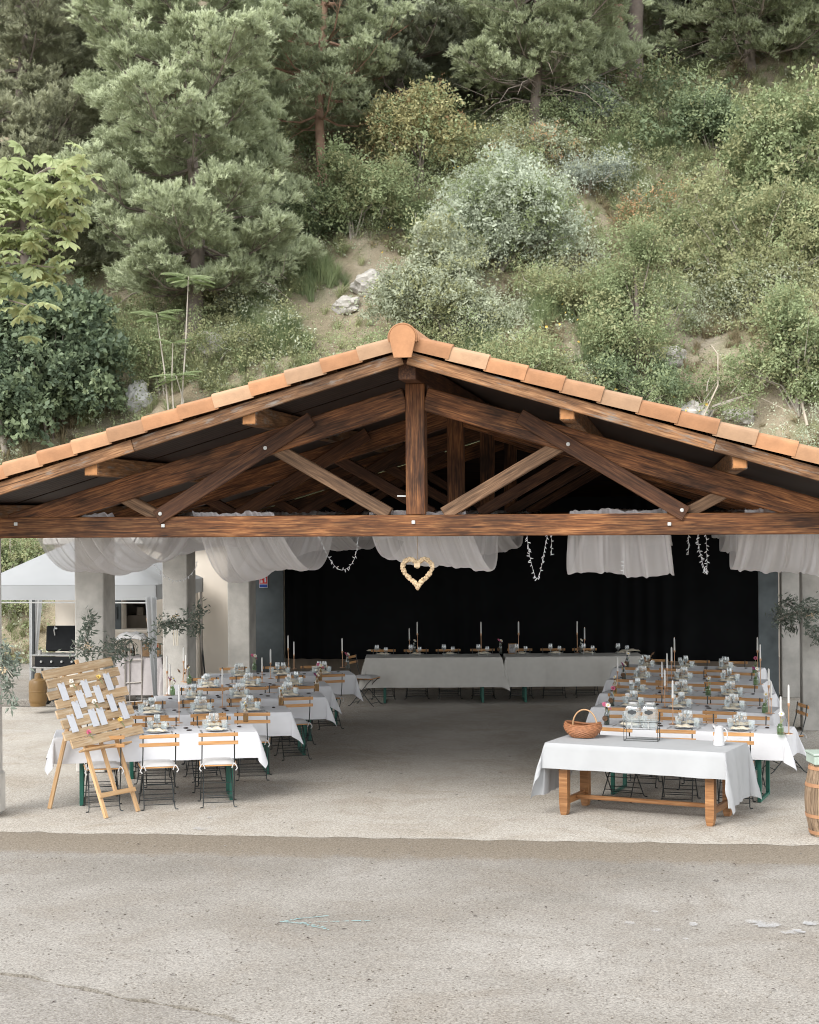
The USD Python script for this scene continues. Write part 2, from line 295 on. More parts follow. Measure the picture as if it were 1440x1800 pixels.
plain('linen_cloth', (0.56, 0.54, 0.50), 0.9, 0.05, 12.0, bump=0.002, bscale=160, spec=0.15)
plain('grey_linen', (0.42, 0.39, 0.385), 0.9, 0.07, 12.0, bump=0.002, bscale=90, spec=0.15)
plain('cushion_cloth', (0.48, 0.47, 0.46), 0.9, 0.05, 9.0, bump=0.003, bscale=60, spec=0.15)
mat('tent_fabric', {'tc': ('texture_coordinate', {}), 'n': ('noise_texture', {'scale': 2.5, 'detail': 4.0}), 'r': ('rgb_ramp', {'ramp': [(0.3, (0.44, 0.45, 0.455)), (0.7, (0.47, 0.48, 0.485))]}), 'p': ('principled_bsdf', {'roughness': 0.7}), 't': ('translucent_bsdf', {}), 'x': ('mix_closure', {'fac': 0.5})},
    [('tc.object', 'n.vector'), ('n.fac', 'r.fac'), ('r.color', 'p.base_color'), ('r.color', 't.color'), ('p.BSDF', 'x.closure1'), ('t.BSDF', 'x.closure2')], surface='x.closure')
plain('napkin_cloth', (0.70, 0.63, 0.50), 0.9, 0.08, 12.0, bump=0.002, bscale=90, spec=0.15)
plain('green_metal', (0.006, 0.085, 0.058), 0.4, 0.2, 8.0, spec=0.5)
plain('black_metal', (0.022, 0.026, 0.026), 0.45, 0.3, 12.0, spec=0.5)
plain('steel', (0.50, 0.50, 0.49), 0.32, 0.15, 12.0, metallic=0.9)
plain('grey_tube', (0.30, 0.275, 0.25), 0.45, 0.2, 8.0, metallic=0.5)
plain('bolt_metal', (0.5, 0.5, 0.48), 0.5, 0.1, 20.0)
plain('gas_paint', (0.16, 0.092, 0.030), 0.38, 0.06, 3.0, spec=0.5)
plain('black_paint', (0.009, 0.010, 0.011), 0.7, 0.3, 12.0, spec=0.2)
plain('copper_paint', (0.55, 0.33, 0.20), 0.35, 0.1, 12.0, metallic=0.6)
plain('wax', (0.68, 0.67, 0.64), 0.5, 0.03, 12.0)
plain('china', (0.62, 0.62, 0.61), 0.2, 0.03, 12.0, spec=0.6)
plain('enamel', (0.54, 0.54, 0.54), 0.3, 0.03, 8.0, spec=0.5)
plain('paper', (0.54, 0.55, 0.58), 0.85, 0.03, 20.0, spec=0.2)
plain('chalkboard', (0.05, 0.055, 0.058), 0.8, 0.2, 8.0)
plain('wicker', (0.27, 0.115, 0.052), 0.55, 0.3, 30.0, rnd=0.2)
plain('wicker_pale', (0.42, 0.26, 0.14), 0.55, 0.2, 30.0)
plain('heart_shaving', (0.52, 0.40, 0.255), 0.7, 0.2, 20.0, rnd=0.15)
plain('twine', (0.40, 0.28, 0.16), 0.9, 0.2, 20.0)
plain('hoop_rust', (0.36, 0.19, 0.10), 0.7, 0.25, 9.0, bump=0.002)
plain('mint_paint', (0.36, 0.43, 0.37), 0.7, 0.15, 6.0)
plain('rock', (0.42, 0.395, 0.36), 0.9, 0.35, 2.5, bump=0.03, bscale=9)
plain('rock_white', (0.60, 0.59, 0.57), 0.9, 0.3, 2.5, bump=0.03, bscale=9)
plain('bark', (0.20, 0.165, 0.14), 0.9, 0.4, 4.0, bump=0.02, bscale=14)
plain('bark_red', (0.33, 0.21, 0.15), 0.9, 0.35, 4.0, bump=0.02, bscale=14)
plain('twig_grey', (0.38, 0.34, 0.29), 0.9, 0.25, 6.0)
plain('dead_wood', (0.42, 0.36, 0.29), 0.9, 0.25, 6.0)
plain('flower_white', (0.80, 0.78, 0.72), 0.8, 0.05, 20.0)
plain('flower_pink', (0.60, 0.14, 0.24), 0.8, 0.2, 20.0)
plain('flower_purple', (0.24, 0.035, 0.13), 0.8, 0.2, 20.0)
plain('flower_yellow', (0.72, 0.52, 0.14), 0.8, 0.2, 20.0)
plain('dark_favour', (0.035, 0.022, 0.018), 0.5, 0.3, 20.0)
plain('red_print', (0.55, 0.03, 0.025), 0.5, 0.05, 20.0)
plain('blue_print', (0.02, 0.06, 0.28), 0.5, 0.05, 20.0)
plain('photo_print', (0.30, 0.30, 0.31), 0.4, 0.8, 14.0)
plain('lamp_white', (0.75, 0.76, 0.78), 0.4, 0.05, 20.0)
def chalky(name, color, lo, hi):
    n = {'ge': ('geometry', {}), 'n': ('noise_texture', {'scale': 45.0, 'detail': 6.0, 'roughness': 0.8}), 'n2': ('noise_texture', {'scale': 7.0, 'detail': 3.0}), 'ad': ('math', {'math_type': 'add'}),
         'r': ('rgb_ramp', {'ramp': [(lo, (0, 0, 0)), (hi, (1, 1, 1))]}), 'h': ('math', {'math_type': 'multiply', 'value2': 0.5}), 'd': ('diffuse_bsdf', {'color': color}), 'c': ('transparent_bsdf', {'color': (1, 1, 1)}), 'x': ('mix_closure', {})}
    mat(name, n, [('ge.position', 'n.vector'), ('ge.position', 'n2.vector'), ('n.fac', 'ad.value1'), ('n2.fac', 'ad.value2'), ('ad.value', 'h.value1'), ('h.value', 'r.fac'), ('r.color', 'x.fac'), ('c.BSDF', 'x.closure1'), ('d.BSDF', 'x.closure2')], surface='x.closure')
chalky('chalk_cyan', (0.20, 0.36, 0.37), 0.38, 0.54)
chalky('chalk_white', (0.36, 0.36, 0.365), 0.44, 0.70)
pane('clear_glass', (0.965, 0.975, 0.97), 0.03)
pane('frosty_glass', (0.95, 0.965, 0.96), 0.07)
pane('green_glass', (0.42, 0.55, 0.36), 0.10, 0.08, (0.2, 0.3, 0.16))
pane('dark_glass', (0.10, 0.14, 0.10), 0.35, 0.08, (0.04, 0.05, 0.04))
pane('amber_glass', (0.52, 0.32, 0.08), 0.30, 0.08, (0.25, 0.15, 0.04))
gauze('tulle', (0.88, 0.86, 0.87), 0.68)
leaf('pine_needles', (0.3, 0.335, 0.205), (0.5, 0.545, 0.355), (0.66, 0.7, 0.5), trans=0.25)
leaf('pine_needles_dark', (0.2, 0.22, 0.15), (0.345, 0.37, 0.265), (0.51, 0.535, 0.41), trans=0.25)
leaf('pine_needles_brown', (0.25, 0.26, 0.17), (0.42, 0.43, 0.29), (0.57, 0.57, 0.42), trans=0.25)
leaf('leaf_sage', (0.3, 0.325, 0.225), (0.45, 0.48, 0.345), (0.56, 0.6, 0.46))
leaf('leaf_blue', (0.32, 0.355, 0.265), (0.49, 0.535, 0.41), (0.58, 0.62, 0.50))
leaf('leaf_dark', (0.125, 0.165, 0.09), (0.23, 0.285, 0.16), (0.38, 0.43, 0.26))
leaf('leaf_mid', (0.185, 0.225, 0.11), (0.31, 0.36, 0.19), (0.47, 0.52, 0.31))
leaf('leaf_olive', (0.225, 0.23, 0.115), (0.35, 0.36, 0.19), (0.5, 0.5, 0.3))
leaf('leaf_gold', (0.31, 0.3, 0.15), (0.5, 0.46, 0.24), (0.62, 0.5, 0.27))
leaf('leaf_plume', (0.40, 0.24, 0.13), (0.55, 0.36, 0.20), (0.64, 0.46, 0.30))
leaf('leaf_chestnut', (0.27, 0.32, 0.15), (0.41, 0.46, 0.235), (0.54, 0.58, 0.35), trans=0.4)
leaf('leaf_fresh', (0.27, 0.34, 0.17), (0.40, 0.47, 0.26), (0.52, 0.58, 0.36), trans=0.4)
leaf('leaf_garland', (0.095, 0.115, 0.088), (0.175, 0.205, 0.165), (0.3, 0.33, 0.27), trans=0.25)
leaf('leaf_broom', (0.164, 0.209, 0.105), (0.269, 0.322, 0.164), (0.404, 0.448, 0.247), trans=0.25)
leaf('grass_green', (0.215, 0.237, 0.122), (0.343, 0.365, 0.194), (0.501, 0.501, 0.286), trans=0.25)
leaf('grass_dry', (0.20, 0.165, 0.095), (0.33, 0.275, 0.17), (0.47, 0.41, 0.28), trans=0.25)
leaf('leaf_grey', (0.260, 0.293, 0.247), (0.390, 0.429, 0.364), (0.546, 0.572, 0.494))
plain('end_grain', (0.36, 0.165, 0.062), 0.7, 0.35, 14.0)
leaf('leaf_shade', (0.075, 0.105, 0.065), (0.15, 0.195, 0.115), (0.28, 0.33, 0.19))
# ------------------------------------------------------------------ ground, floor, hill
rng = np.random.default_rng(7)
def hill_z(x, y):
    x = np.asarray(x, float); y = np.asarray(y, float)
    yb = 33.2 + 0.5 * np.sin(0.35 * x) + 0.4 * np.sin(0.9 * x + 1.0)
    d = np.maximum(y - yb, 0.0)
    p = np.stack([x, y, 0 * x], -1).reshape(-1, 3)
    n1 = (meshkit.fbm(p * 0.22, 3, 5) - 0.5).reshape(x.shape); n2 = (meshkit.fbm(p * 0.9, 3, 9) - 0.5).reshape(x.shape)
    z = 1.5 * (1 - np.exp(-d / 1.0)) + 0.76 * d + (2.2 * n1 + 0.7 * n2) * np.clip(d / 3.0, 0, 1)
    return z - 0.25 * (y < yb) * np.clip(yb - y, 0, 1)
def hill_hit(px, py):
    d = ray(px, py); t = np.arange(32.0, 110.0, 0.04); q = EYE + t[:, None] * d
    k = np.argmax(q[:, 2] < hill_z(q[:, 0], q[:, 1])); return q[k], t[k]
S = 420.0
a = np.linspace(-1, 1, 43); a = np.sign(a) * np.abs(a) ** 2.2 * S
X, Y = np.meshgrid(a, a + 10.0, indexing='ij')
obj('ground', grid(X, Y, 0 * X), 'court_gravel', kind='structure')
def sheet(poly, z):
    from shapely.geometry import Polygon
    v, f = trimesh.creation.triangulate_polygon(Polygon(poly), engine='earcut')
    return np.column_stack([v, np.full(len(v), z)]), np.asarray(f)[:, ::-1] if False else np.asarray(f)
def wavy(p, q, n, amp, seed):
    t = np.linspace(0, 1, n)[:, None]; p = np.asarray(p)[None, :2]; q = np.asarray(q)[None, :2]; L = p + (q - p) * t
    off = meshkit.fbm(np.column_stack([t[:, 0] * n * 0.13, 0 * t[:, 0], 0 * t[:, 0]]), 4, seed) - 0.5
    nrm = np.array([-(q - p)[0, 1], (q - p)[0, 0]]); nrm = nrm / np.linalg.norm(nrm)
    return L + off[:, None] * 2 * amp * nrm
e0, e1 = G(-200, 1459), G(1640, 1490)
front = wavy(e0, e1, 300, 0.07, 3)
obj('hall_floor', sheet(np.vstack([front, [[6.5, 17.0], [4.2, 31.2], [-7.4, 31.2], [-7.4, 27.1], [-11.5, 27.1], [-11.5, 18.3]]]), 0.002), 'floor_gravel', kind='structure')
lowl = [G(-150, 1690)[:2], G(60, 1722)[:2], G(220, 1758)[:2], G(330, 1775)[:2], G(430, 1800)[:2], G(520, 1840)[:2], G(-150, 1900)[:2]]
obj('tar_patch', sheet(np.array(lowl), 0.004), 'patch_gravel', kind='structure')
seam = [np.array([*p, 0.004]) for p in lowl[:6]]
sp = np.array(seam); tt = np.linspace(0, 5, 120); sp = np.stack([np.interp(tt, range(6), sp[:, k]) for k in range(3)], 1)
sp[:, :2] += 0.03 * (meshkit.fbm(np.column_stack([tt * 6, 0 * tt, 0 * tt]), 4, 2)[:, None] - 0.5) * [1, 2]
obj('tar_seam', rough(tube(sp, 0.012 + 0.007 * np.sin(tt * 9), 7), 0.012, 18, 4), 'seam_gravel', kind='structure')
# raised paving beside the hall, under the tent
obj('pavement', join([box((-12.0, 30.5, 0.055), (9.0, 6.6, 0.13), 0.02)]), 'court_gravel', kind='structure')
yy = np.concatenate([np.linspace(32.0, 60, 150), np.linspace(60.6, 130, 60)]); xx = np.linspace(-48, 42, 240)
X, Y = np.meshgrid(xx, yy, indexing='ij')
obj('hillside', grid(X, Y, hill_z(X, Y)), 'soil', smooth=True, kind='structure')

# ------------------------------------------------------------------ the hall
HX, RIDGE_Y0, RIDGE_Y1, PITCH = -2.49, 16.42, 31.1, 0.30
TR = [17.07, 20.4, 24.1, 27.8]
hall = thing('market_hall', 'open timber-roofed hall on concrete columns with terracotta roof tiles', 'pavilion')
def H(name, mesh, material, **kw): return obj(name, mesh, material, hall, **kw)
def column(x0, x1, y0, y1, ztop=2.955, foot=True):
    parts = [rough(box(((x0 + x1) / 2, (y0 + y1) / 2, ztop / 2), (x1 - x0, y1 - y0, ztop), 0.012), 0.002, 6)]
    return H('column', parts[0], 'concrete')
for y in (20.31, 24.05, 27.79): column(-7.243, -6.87, y, y + 0.46)
column(-7.36, -7.035, 17.07, 17.45)
H('column_footing', box((-7.20, 17.25, 0.24), (0.38, 0.46, 0.46), 0.03), 'concrete')
for y, x in ((16.9, 1.95), (21.2, 1.95), (25.2, 1.95), (29.6, 1.95)): column(x, x + 0.32, y, y + 0.45)
# back wall: concrete plinth, black hanging, slate panels at both ends
H('back_wall', join([box((HX, 31.05, 1.5), (9.6, 0.2, 3.0))]), 'plaster')
H('plinth', rough(box((HX + 0.1, 30.72, 0.31), (8.75, 0.42, 0.62), 0.02), 0.006, 3), 'plinth')
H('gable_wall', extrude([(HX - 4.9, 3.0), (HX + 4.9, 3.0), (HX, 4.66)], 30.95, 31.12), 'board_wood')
H('slate_panel', box((-6.86, 29.0, 1.45), (0.60, 0.05, 2.9), 0.005), 'slate_panel')
H('slate_panel', box((1.71, 29.2, 1.45), (0.33, 0.05, 2.9), 0.005), 'slate_panel')
u = np.linspace(0, 1, 260); hz = np.array([0.0, 0.4, 1.2, 2.0, 2.9])
X, Z = np.meshgrid(-6.70 + 8.36 * u, 0.60 + hz * 0.98, indexing='ij')
Yc = 29.75 + (0.035 * np.sin(u * 120 + 5.0 * np.sin(u * 17) + 3.0 * np.sin(u * 7.3)) * (0.35 + 0.65 * np.sin(u * 9 + 1) ** 2))[:, None] * (1 - 0.12 * hz)[None]
cloth_back = obj('black_backdrop_cloth', grid(X, Yc, Z), 'black_cloth', smooth=True)
tag(cloth_back, 'black cloth hung across the whole back of the hall', 'backdrop cloth')

# trusses
for k, y in enumerate(TR):
    up = (0, 0, 1)
    hall_p = hall
    tb = beam('tie_beam', (HX - 5.15, y + 0.10, 3.0625), (HX + 5.15, y + 0.10, 3.0625), 0.20, 0.215, 'tie_wood', hall, bev=0.009)
    if k == 0:
        for px, py in ((28, 921), (287, 924), (727, 918), (1177, 921)):
            p = onY(px, py, y)
            obj('bolt', box((p[0], y - 0.006, p[2]), (0.036, 0.022, 0.036), 0.006), 'bolt_metal', hall)
    kp = beam('king_post', (HX, y + 0.10, 3.172), (HX, y + 0.10, 4.50), 0.20, 0.195, 'beam_wood', hall, up=(1, 0, 0), bev=0.008)
    for s in (-1, 1):
        n_up = np.array([s * PITCH, 0, 1.0])
        beam('rafter', (HX + s * 0.101, y + 0.10, 4.375 - 0.0303), (HX + s * 4.30, y + 0.10, 4.375 - PITCH * 4.30), 0.16, 0.24, 'beam_wood', hall, up=n_up, bev=0.008)
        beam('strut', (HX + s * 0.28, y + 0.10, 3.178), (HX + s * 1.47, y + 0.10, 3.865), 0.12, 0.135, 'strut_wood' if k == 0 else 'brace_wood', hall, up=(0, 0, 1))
        beam('brace', (HX + s * 2.70, y - 0.005, 3.16), (HX + s * 1.06, y - 0.005, 4.155), 0.05, 0.155, 'brace_wood', hall, up=(0, 0, 1))
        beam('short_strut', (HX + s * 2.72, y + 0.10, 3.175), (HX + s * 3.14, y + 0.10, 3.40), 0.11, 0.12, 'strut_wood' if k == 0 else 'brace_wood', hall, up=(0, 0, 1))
        if k == 0:
            for off, z in ((1.545, 3.865), (2.66, 3.20)):
                b = lathe([(0, 0.012), (0.018, 0.010), (0.021, 0.0)], 10); obj('bolt', mv(b, (HX + s * off, y - 0.030, z), rotx(math.pi / 2)), 'bolt_metal', hall)
H('tie_rod', tube([(HX - 0.10, TR[0] + 0.02, 3.36), (HX - 0.19, TR[0] + 0.02, 3.362)], 0.008, 6), 'bolt_metal')
# purlins, barge boards, soffit
UND = 4.745
for s, off in ((-1, 1.57), (-1, 3.20), (1, 1.57), (1, 3.20), (-1, 4.75), (1, 4.75)):
    z = UND - PITCH * off - 0.105
    obj('end_grain', box((HX + s * off, 16.468, z), (0.125, 0.006, 0.17), 0.002), 'end_grain', hall)
    p = beam('purlin', (HX + s * off, 16.47, z), (HX + s * off, 31.0, z), 0.145, 0.19, 'barge_wood', hall, bev=0.008)
beam('ridge_purlin', (HX, 16.56, 4.60), (HX, 31.0, 4.60), 0.175, 0.20, 'brace_wood', hall)
for s in (-1, 1):
    n_up = np.array([s * PITCH, 0, 1.0])
    cut = 2.75 if s < 0 else 2.97
    a0, a1, a2 = 0.03, cut, 5.45
    for o0, o1 in ((a0, a1 - 0.002), (a1 + 0.002, a2)):
        beam('barge_board', (HX + s * o0, 16.44, 4.708 - PITCH * o0), (HX + s * o1, 16.44, 4.708 - PITCH * o1), 0.05, 0.125, 'barge_wood', hall, up=n_up, bev=0.006)
    for i in range(12):
        y = 16.55 + i * 0.152
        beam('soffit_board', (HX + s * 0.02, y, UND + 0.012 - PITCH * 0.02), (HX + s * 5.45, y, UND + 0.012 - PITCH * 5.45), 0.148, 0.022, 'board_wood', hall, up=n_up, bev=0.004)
    deck = [(0.0, UND), (5.45, UND - PITCH * 5.45), (5.45, UND + 0.025 - PITCH * 5.45), (0.0, UND + 0.025)]
    poly = [(HX + s * a, b) for a, b in deck]
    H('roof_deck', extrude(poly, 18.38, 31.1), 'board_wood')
    # tile field behind the verge
    yv = np.arange(16.62, 31.2, 0.045); ov = []
    for r in range(15):
        ov += [r * 0.363, r * 0.363 + 0.362]
    O, Yg = np.meshgrid(np.array(ov), yv, indexing='ij')
    lift = np.tile([0.0, 0.028], 15)[:, None]
    Zg = UND + 0.085 - PITCH * O + lift + 0.028 * np.cos(Yg * 2 * np.pi / 0.21)
    g = grid(HX + s * O, Yg, Zg); H('tile_field', g, 'tile_orange', kind='stuff')
# verge tiles, one by one: an outer face and a rounded top, each lapping the one below
tones = ['tile_beige', 'tile_orange', 'tile_beige', 'tile_orange', 'tile_beige', 'tile_orange', 'tile_orange', 'tile_rose', 'tile_rose', 'tile_orange', 'tile_rose', 'tile_orange', 'tile_beige', 'tile_orange']
tonesr = ['tile_orange', 'tile_beige', 'tile_orange', 'tile_orange', 'tile_rose', 'tile_beige', 'tile_orange', 'tile_orange', 'tile_beige', 'tile_orange', 'tile_rose', 'tile_beige', 'tile_orange', 'tile_rose']
prof = [(-0.004, -0.010), (-0.004, 0.085), (0.008, 0.112), (0.035, 0.130), (0.09, 0.140), (0.15, 0.128), (0.20, 0.095), (0.22, 0.07), (0.205, 0.065), (0.15, 0.108), (0.09, 0.122), (0.04, 0.113), (0.012, 0.09), (0.012, -0.010)]
for s in (-1, 1):
    for i in range(15):
        o0 = 0.045 + i * 0.363 + rng.uniform(-0.006, 0.006); L = 0.405
        e = extrude(prof, 0, L, axis=0); v, f = e
        v = v.copy(); tpar = v[:, 0] / L
        v[:, 1] *= 1.0; v[:, 2] = v[:, 2] * (1 + 0.05 * tpar) + 0.016 * tpar
        v[:, 1] -= 0.010 * tpar
        sl = np.array([s, 0, -PITCH]); sl /= np.linalg.norm(sl); nu = np.array([s * PITCH, 0, 1.0]); nu /= np.linalg.norm(nu)
        # local (x along slope, y depth, z out of the roof)
        P = v[:, :1] * sl + v[:, 1:2] * np.array([0, 1.0, 0]) + v[:, 2:] * nu
        P += np.array([HX + s * o0, 16.375 + rng.uniform(-0.004, 0.004), UND + 0.052 - PITCH * o0])
        obj('roof_tile', (P, f if s > 0 else f[:, ::-1]), (tones if s < 0 else tonesr)[i % 14], hall, smooth=25)
# ridge cap: a round-topped end piece and the half-round row behind it
cap = [(0.085, -0.19)] + [(0.128 * math.sin(t) * (1.0 if abs(t) < 1.7 else 0.98), 0.128 * math.cos(t)) for t in np.linspace(1.85, -1.85, 26)] + [(-0.085, -0.19)]
CZ = 4.885
H('ridge_end_tile', extrude([(HX - 0.005 + a, CZ + b) for a, b in cap], 16.30, 16.33), 'tile_orange')
rim = [(1.06 * a, 1.06 * b) for a, b in cap[1:-1]]
rr = np.array([(HX - 0.005 + a, 16.318, CZ + b) for a, b in rim]); H('ridge_rim', tube(rr, 0.013, 6), 'tile_orange', smooth=40)
for i in range(36):
    y0 = 16.335 + i * 0.41
    arc = [(0.145 * math.sin(t), 0.145 * math.cos(t)) for t in np.linspace(-1.75, 1.75, 18)]
    arc2 = [(0.128 * math.sin(t), 0.128 * math.cos(t)) for t in np.linspace(1.75, -1.75, 18)]
    obj('ridge_tile', extrude([(HX + a, CZ - 0.005 + b) for a, b in arc + arc2], y0, y0 + 0.405), ('tile_orange', 'tile_rose')[i % 2], hall)

# ------------------------------------------------------------------ the house beside the hall, the tent, and what stands under it
house = thing('annex_house', 'cream plastered low house with a dark serving hatch behind the tent', 'house')
fy = 29.0
hx0, hx1 = onY(97, 1080, fy)[0], -7.30
wx0, wx1 = onY(215, 1080, fy)[0], onY(268, 1080, fy)[0]
wz0, wz1 = onY(240, 1106, fy)[2], onY(240, 1048, fy)[2]
obj('wall', join([box(((hx0 + wx0) / 2, fy + 0.12, 1.33), (wx0 - hx0, 0.24, 2.66)), box(((wx1 + hx1) / 2, fy + 0.12, 1.33), (hx1 - wx1, 0.24, 2.66)),
                  box(((wx0 + wx1) / 2, fy + 0.12, wz0 / 2), (wx1 - wx0, 0.24, wz0)), box(((wx0 + wx1) / 2, fy + 0.12, (wz1 + 2.66) / 2), (wx1 - wx0, 0.24, 2.66 - wz1)),
                  box((hx0 + 0.12, fy + 1.5, 1.33), (0.24, 2.52, 2.66)), box((hx1 - 0.12, fy + 1.5, 1.33), (0.24, 2.52, 2.66)), box(((hx0 + hx1) / 2, fy + 2.9, 1.33), (hx1 - hx0, 0.24, 2.66))]), 'plaster', house)
obj('roof', box(((hx0 + hx1) / 2, fy + 1.45, 2.73), (hx1 - hx0 + 0.3, 3.3, 0.13), 0.02), 'concrete', house)
obj('hatch_sill', box(((wx0 + wx1) / 2, fy - 0.06, wz0 - 0.03), (wx1 - wx0 + 0.16, 0.26, 0.06), 0.01), 'plaster', house)
sx = onY(206, 1080, fy)[0]
sh = obj('hatch_shutter', box((sx, fy - 0.05, (wz0 + wz1) / 2), (0.17, 0.03, wz1 - wz0), 0.004), 'slate_panel', house)
obj('handle', box((sx + 0.02, fy - 0.085, (wz0 + wz1) / 2), (0.03, 0.03, 0.22), 0.006), 'black_metal', sh)
obj('shelf_inside', join([box(((wx0 + wx1) / 2, fy + 0.9, wz0 + 0.08), (wx1 - wx0 + 0.3, 0.5, 0.25)), box((wx0 + 0.12, fy + 0.7, wz0 + 0.28), (0.12, 0.12, 0.14))]), 'plinth', house)

# tent
tent = thing('party_tent', 'white pop-up party tent pitched beside the hall', 'tent')
tx1 = onY(274, 1040, 25.9)[0]; tx0 = tx1 - 3.0; ty0, ty1 = 25.9, 28.7
tz = onY(100, 1055, 25.9)[2]; tv = 0.24; pk = tz + 1.06
cx, cy = (tx0 + tx1) / 2, (ty0 + ty1) / 2
n = 15
U, V = np.meshgrid(np.linspace(-1, 1, n), np.linspace(-1, 1, n), indexing='ij')
r = np.maximum(np.abs(U), np.abs(V)); sag = 0.10 * np.sin(np.pi * np.clip(1 - r, 0, 1)) * (1 - np.minimum(np.abs(U), np.abs(V)) / np.maximum(r, 1e-6))
Zt = tz + tv + (pk - tz - tv) * (1 - r) - sag
canopy = obj('canopy', grid(cx + U * 1.5, cy + V * (ty1 - ty0) / 2, Zt), 'tent_fabric', tent, smooth=50)
def valance(p, q):
    t = np.linspace(0, 1, 24); hh = np.array([0, 0.4, 0.7, 1.0]); T, Hh = np.meshgrid(t, hh, indexing='ij')
    p, q = np.array(p), np.array(q); nrm = np.array([-(q - p)[1], (q - p)[0]]); nrm /= np.linalg.norm(nrm)
    w = 0.012 * np.sin(T * 22) * Hh + 0.006
    return grid(p[0] + (q - p)[0] * T + nrm[0] * w, p[1] + (q - p)[1] * T + nrm[1] * w, tz + tv - tv * Hh)
for p, q in (((tx0, ty0), (tx1, ty0)), ((tx1, ty0), (tx1, ty1)), ((tx1, ty1), (tx0, ty1)), ((tx0, ty1), (tx0, ty0))):
    obj('valance', valance(p, q), 'tent_fabric', tent, smooth=50)
lx = onY(57, 1100, 28.6)[0]
for x, y in ((tx0 + 0.03, ty0 + 0.03), (tx1 - 0.03, ty0 + 0.03), (tx1 - 0.03, ty1 - 0.05), (lx, ty1 - 0.05)):
    obj('leg', box((x, y, (tz + tv) / 2 + 0.0), (0.04, 0.04, tz + tv - 0.02), 0.004), 'grey_tube' if x > lx else 'black_metal', tent)
for zz in (0.0, 0.24):
    obj('scissor_bar', box((cx, ty0 + 0.045, tz + tv - 0.04 - zz), (2.9, 0.02, 0.02)), 'steel', tent)
# side curtains tied back to the legs
def tie_curtain(x0, x1, y, ztop, zb, flip):
    t = np.linspace(0, 1, 12); h = np.linspace(0, 1, 14); T, Hh = np.meshgrid(t, h, indexing='ij')
    w = (1 - 0.72 * Hh ** 1.2)
    Xc = x1 - (x1 - x0) * T * w if flip else x0 + (x1 - x0) * T * w
    return grid(Xc, y + 0.025 * np.sin(T * 14), ztop + (zb - ztop) * Hh)
obj('side_curtain', tie_curtain(tx1 - 0.17, tx1 + 0.02, ty0 - 0.03, tz + tv * 0.2, 0.15, True), 'tent_fabric', tent, smooth=60)
obj('side_curtain', tie_curtain(lx - 0.09, lx + 0.16, ty1 - 0.02, tz + 0.1, 0.15, False), 'tent_fabric', tent, smooth=60)
# ------------------------------------------------------------------ gauze, lights and the heart under the beams
def tulle(label, x0, x1, sags, seed, wob=1.0, y0=17.02):
    r_ = np.random.default_rng(seed)
    ys = [y0 + 0.10] + TR[1:4]; ys = [TR[0] + 0.1, TR[1] + 0.1, TR[2] + 0.1, TR[3] + 0.1]
    nw = 110; w = np.linspace(0, 1, nw); rows = []
    ph = r_.uniform(0, 6.28, 6); fr = np.array([2.5, 4.3, 8.1, 14.0, 22.0, 35.0]) * r_.uniform(0.85, 1.15, 6); am = np.array([0.045, 0.045, 0.05, 0.042, 0.030, 0.018])
    fold = lambda w, k: sum(am[i] * np.sin(fr[i] * w * 3.0 + ph[i] + 0.35 * k) for i in range(6))
    YY, ZZ, XX = [], [], []
    for b in range(3):
        n = 26
        for q in range(n + (b == 2)):
            t = q / n; y = ys[b] + (ys[b + 1] - ys[b]) * t
            sg = 4 * t * (1 - t); side = 1 + 0.10 * np.sin(np.pi * w) + r_.uniform(-1, 1) * 0.0
            per = sags[b] * (1 + wob * (0.11 * np.sin(3.1 * w + ph[0] + b) + 0.05 * np.sin(9 * w + ph[1] + b * 2)))
            pinch = 1 - 0.16 * (1 - sg)
            z = 3.205 - per * sg ** 0.92 + 0.25 * fold(w, 0) * (1 - sg) * 0.6 + 0.22 * fold(w, b) * sg * 0.6
            yy = y + fold(w, b) * 1.1 * min(sg * 2.2, 1) * (1 if t < 0.5 else -1) * (1 - 0.6 * sg)
            z = np.where(sg < 0.05, np.maximum(z, 3.18 + 0.02 * np.abs(np.sin(w * 25 + ph[2]))), z)
            xx = (x0 + x1) / 2 + (w - 0.5) * (x1 - x0) * pinch + 0.02 * np.sin(w * 31 + ph[3]) * sg
            XX.append(xx); YY.append(yy); ZZ.append(z)
    o = obj('tulle_drape', grid(np.array(XX), np.array(YY), np.array(ZZ)), 'tulle', smooth=True)
    return tag(o, label, 'drape', 'tulle drapes under the roof beams')
tulle('sheer white tulle swag sagging over the outer left columns', -6.72, -5.62, (0.62, 0.50, 0.42), 11)
tulle('sheer white tulle swag beside the fire sign', -4.93, -3.90, (0.70, 0.55, 0.45), 12)
tulle('sheer white tulle swag directly behind the shaving heart', -3.08, -1.90, (0.58, 0.50, 0.42), 13)
tulle('broad flat-bottomed white tulle swag above the head table end', -1.03, 0.12, (0.70, 0.45, 0.42), 14, 0.3)
tulle('sheer white tulle swag above the right-hand slate panel', 0.70, 1.78, (0.70, 0.55, 0.42), 15, 0.5)

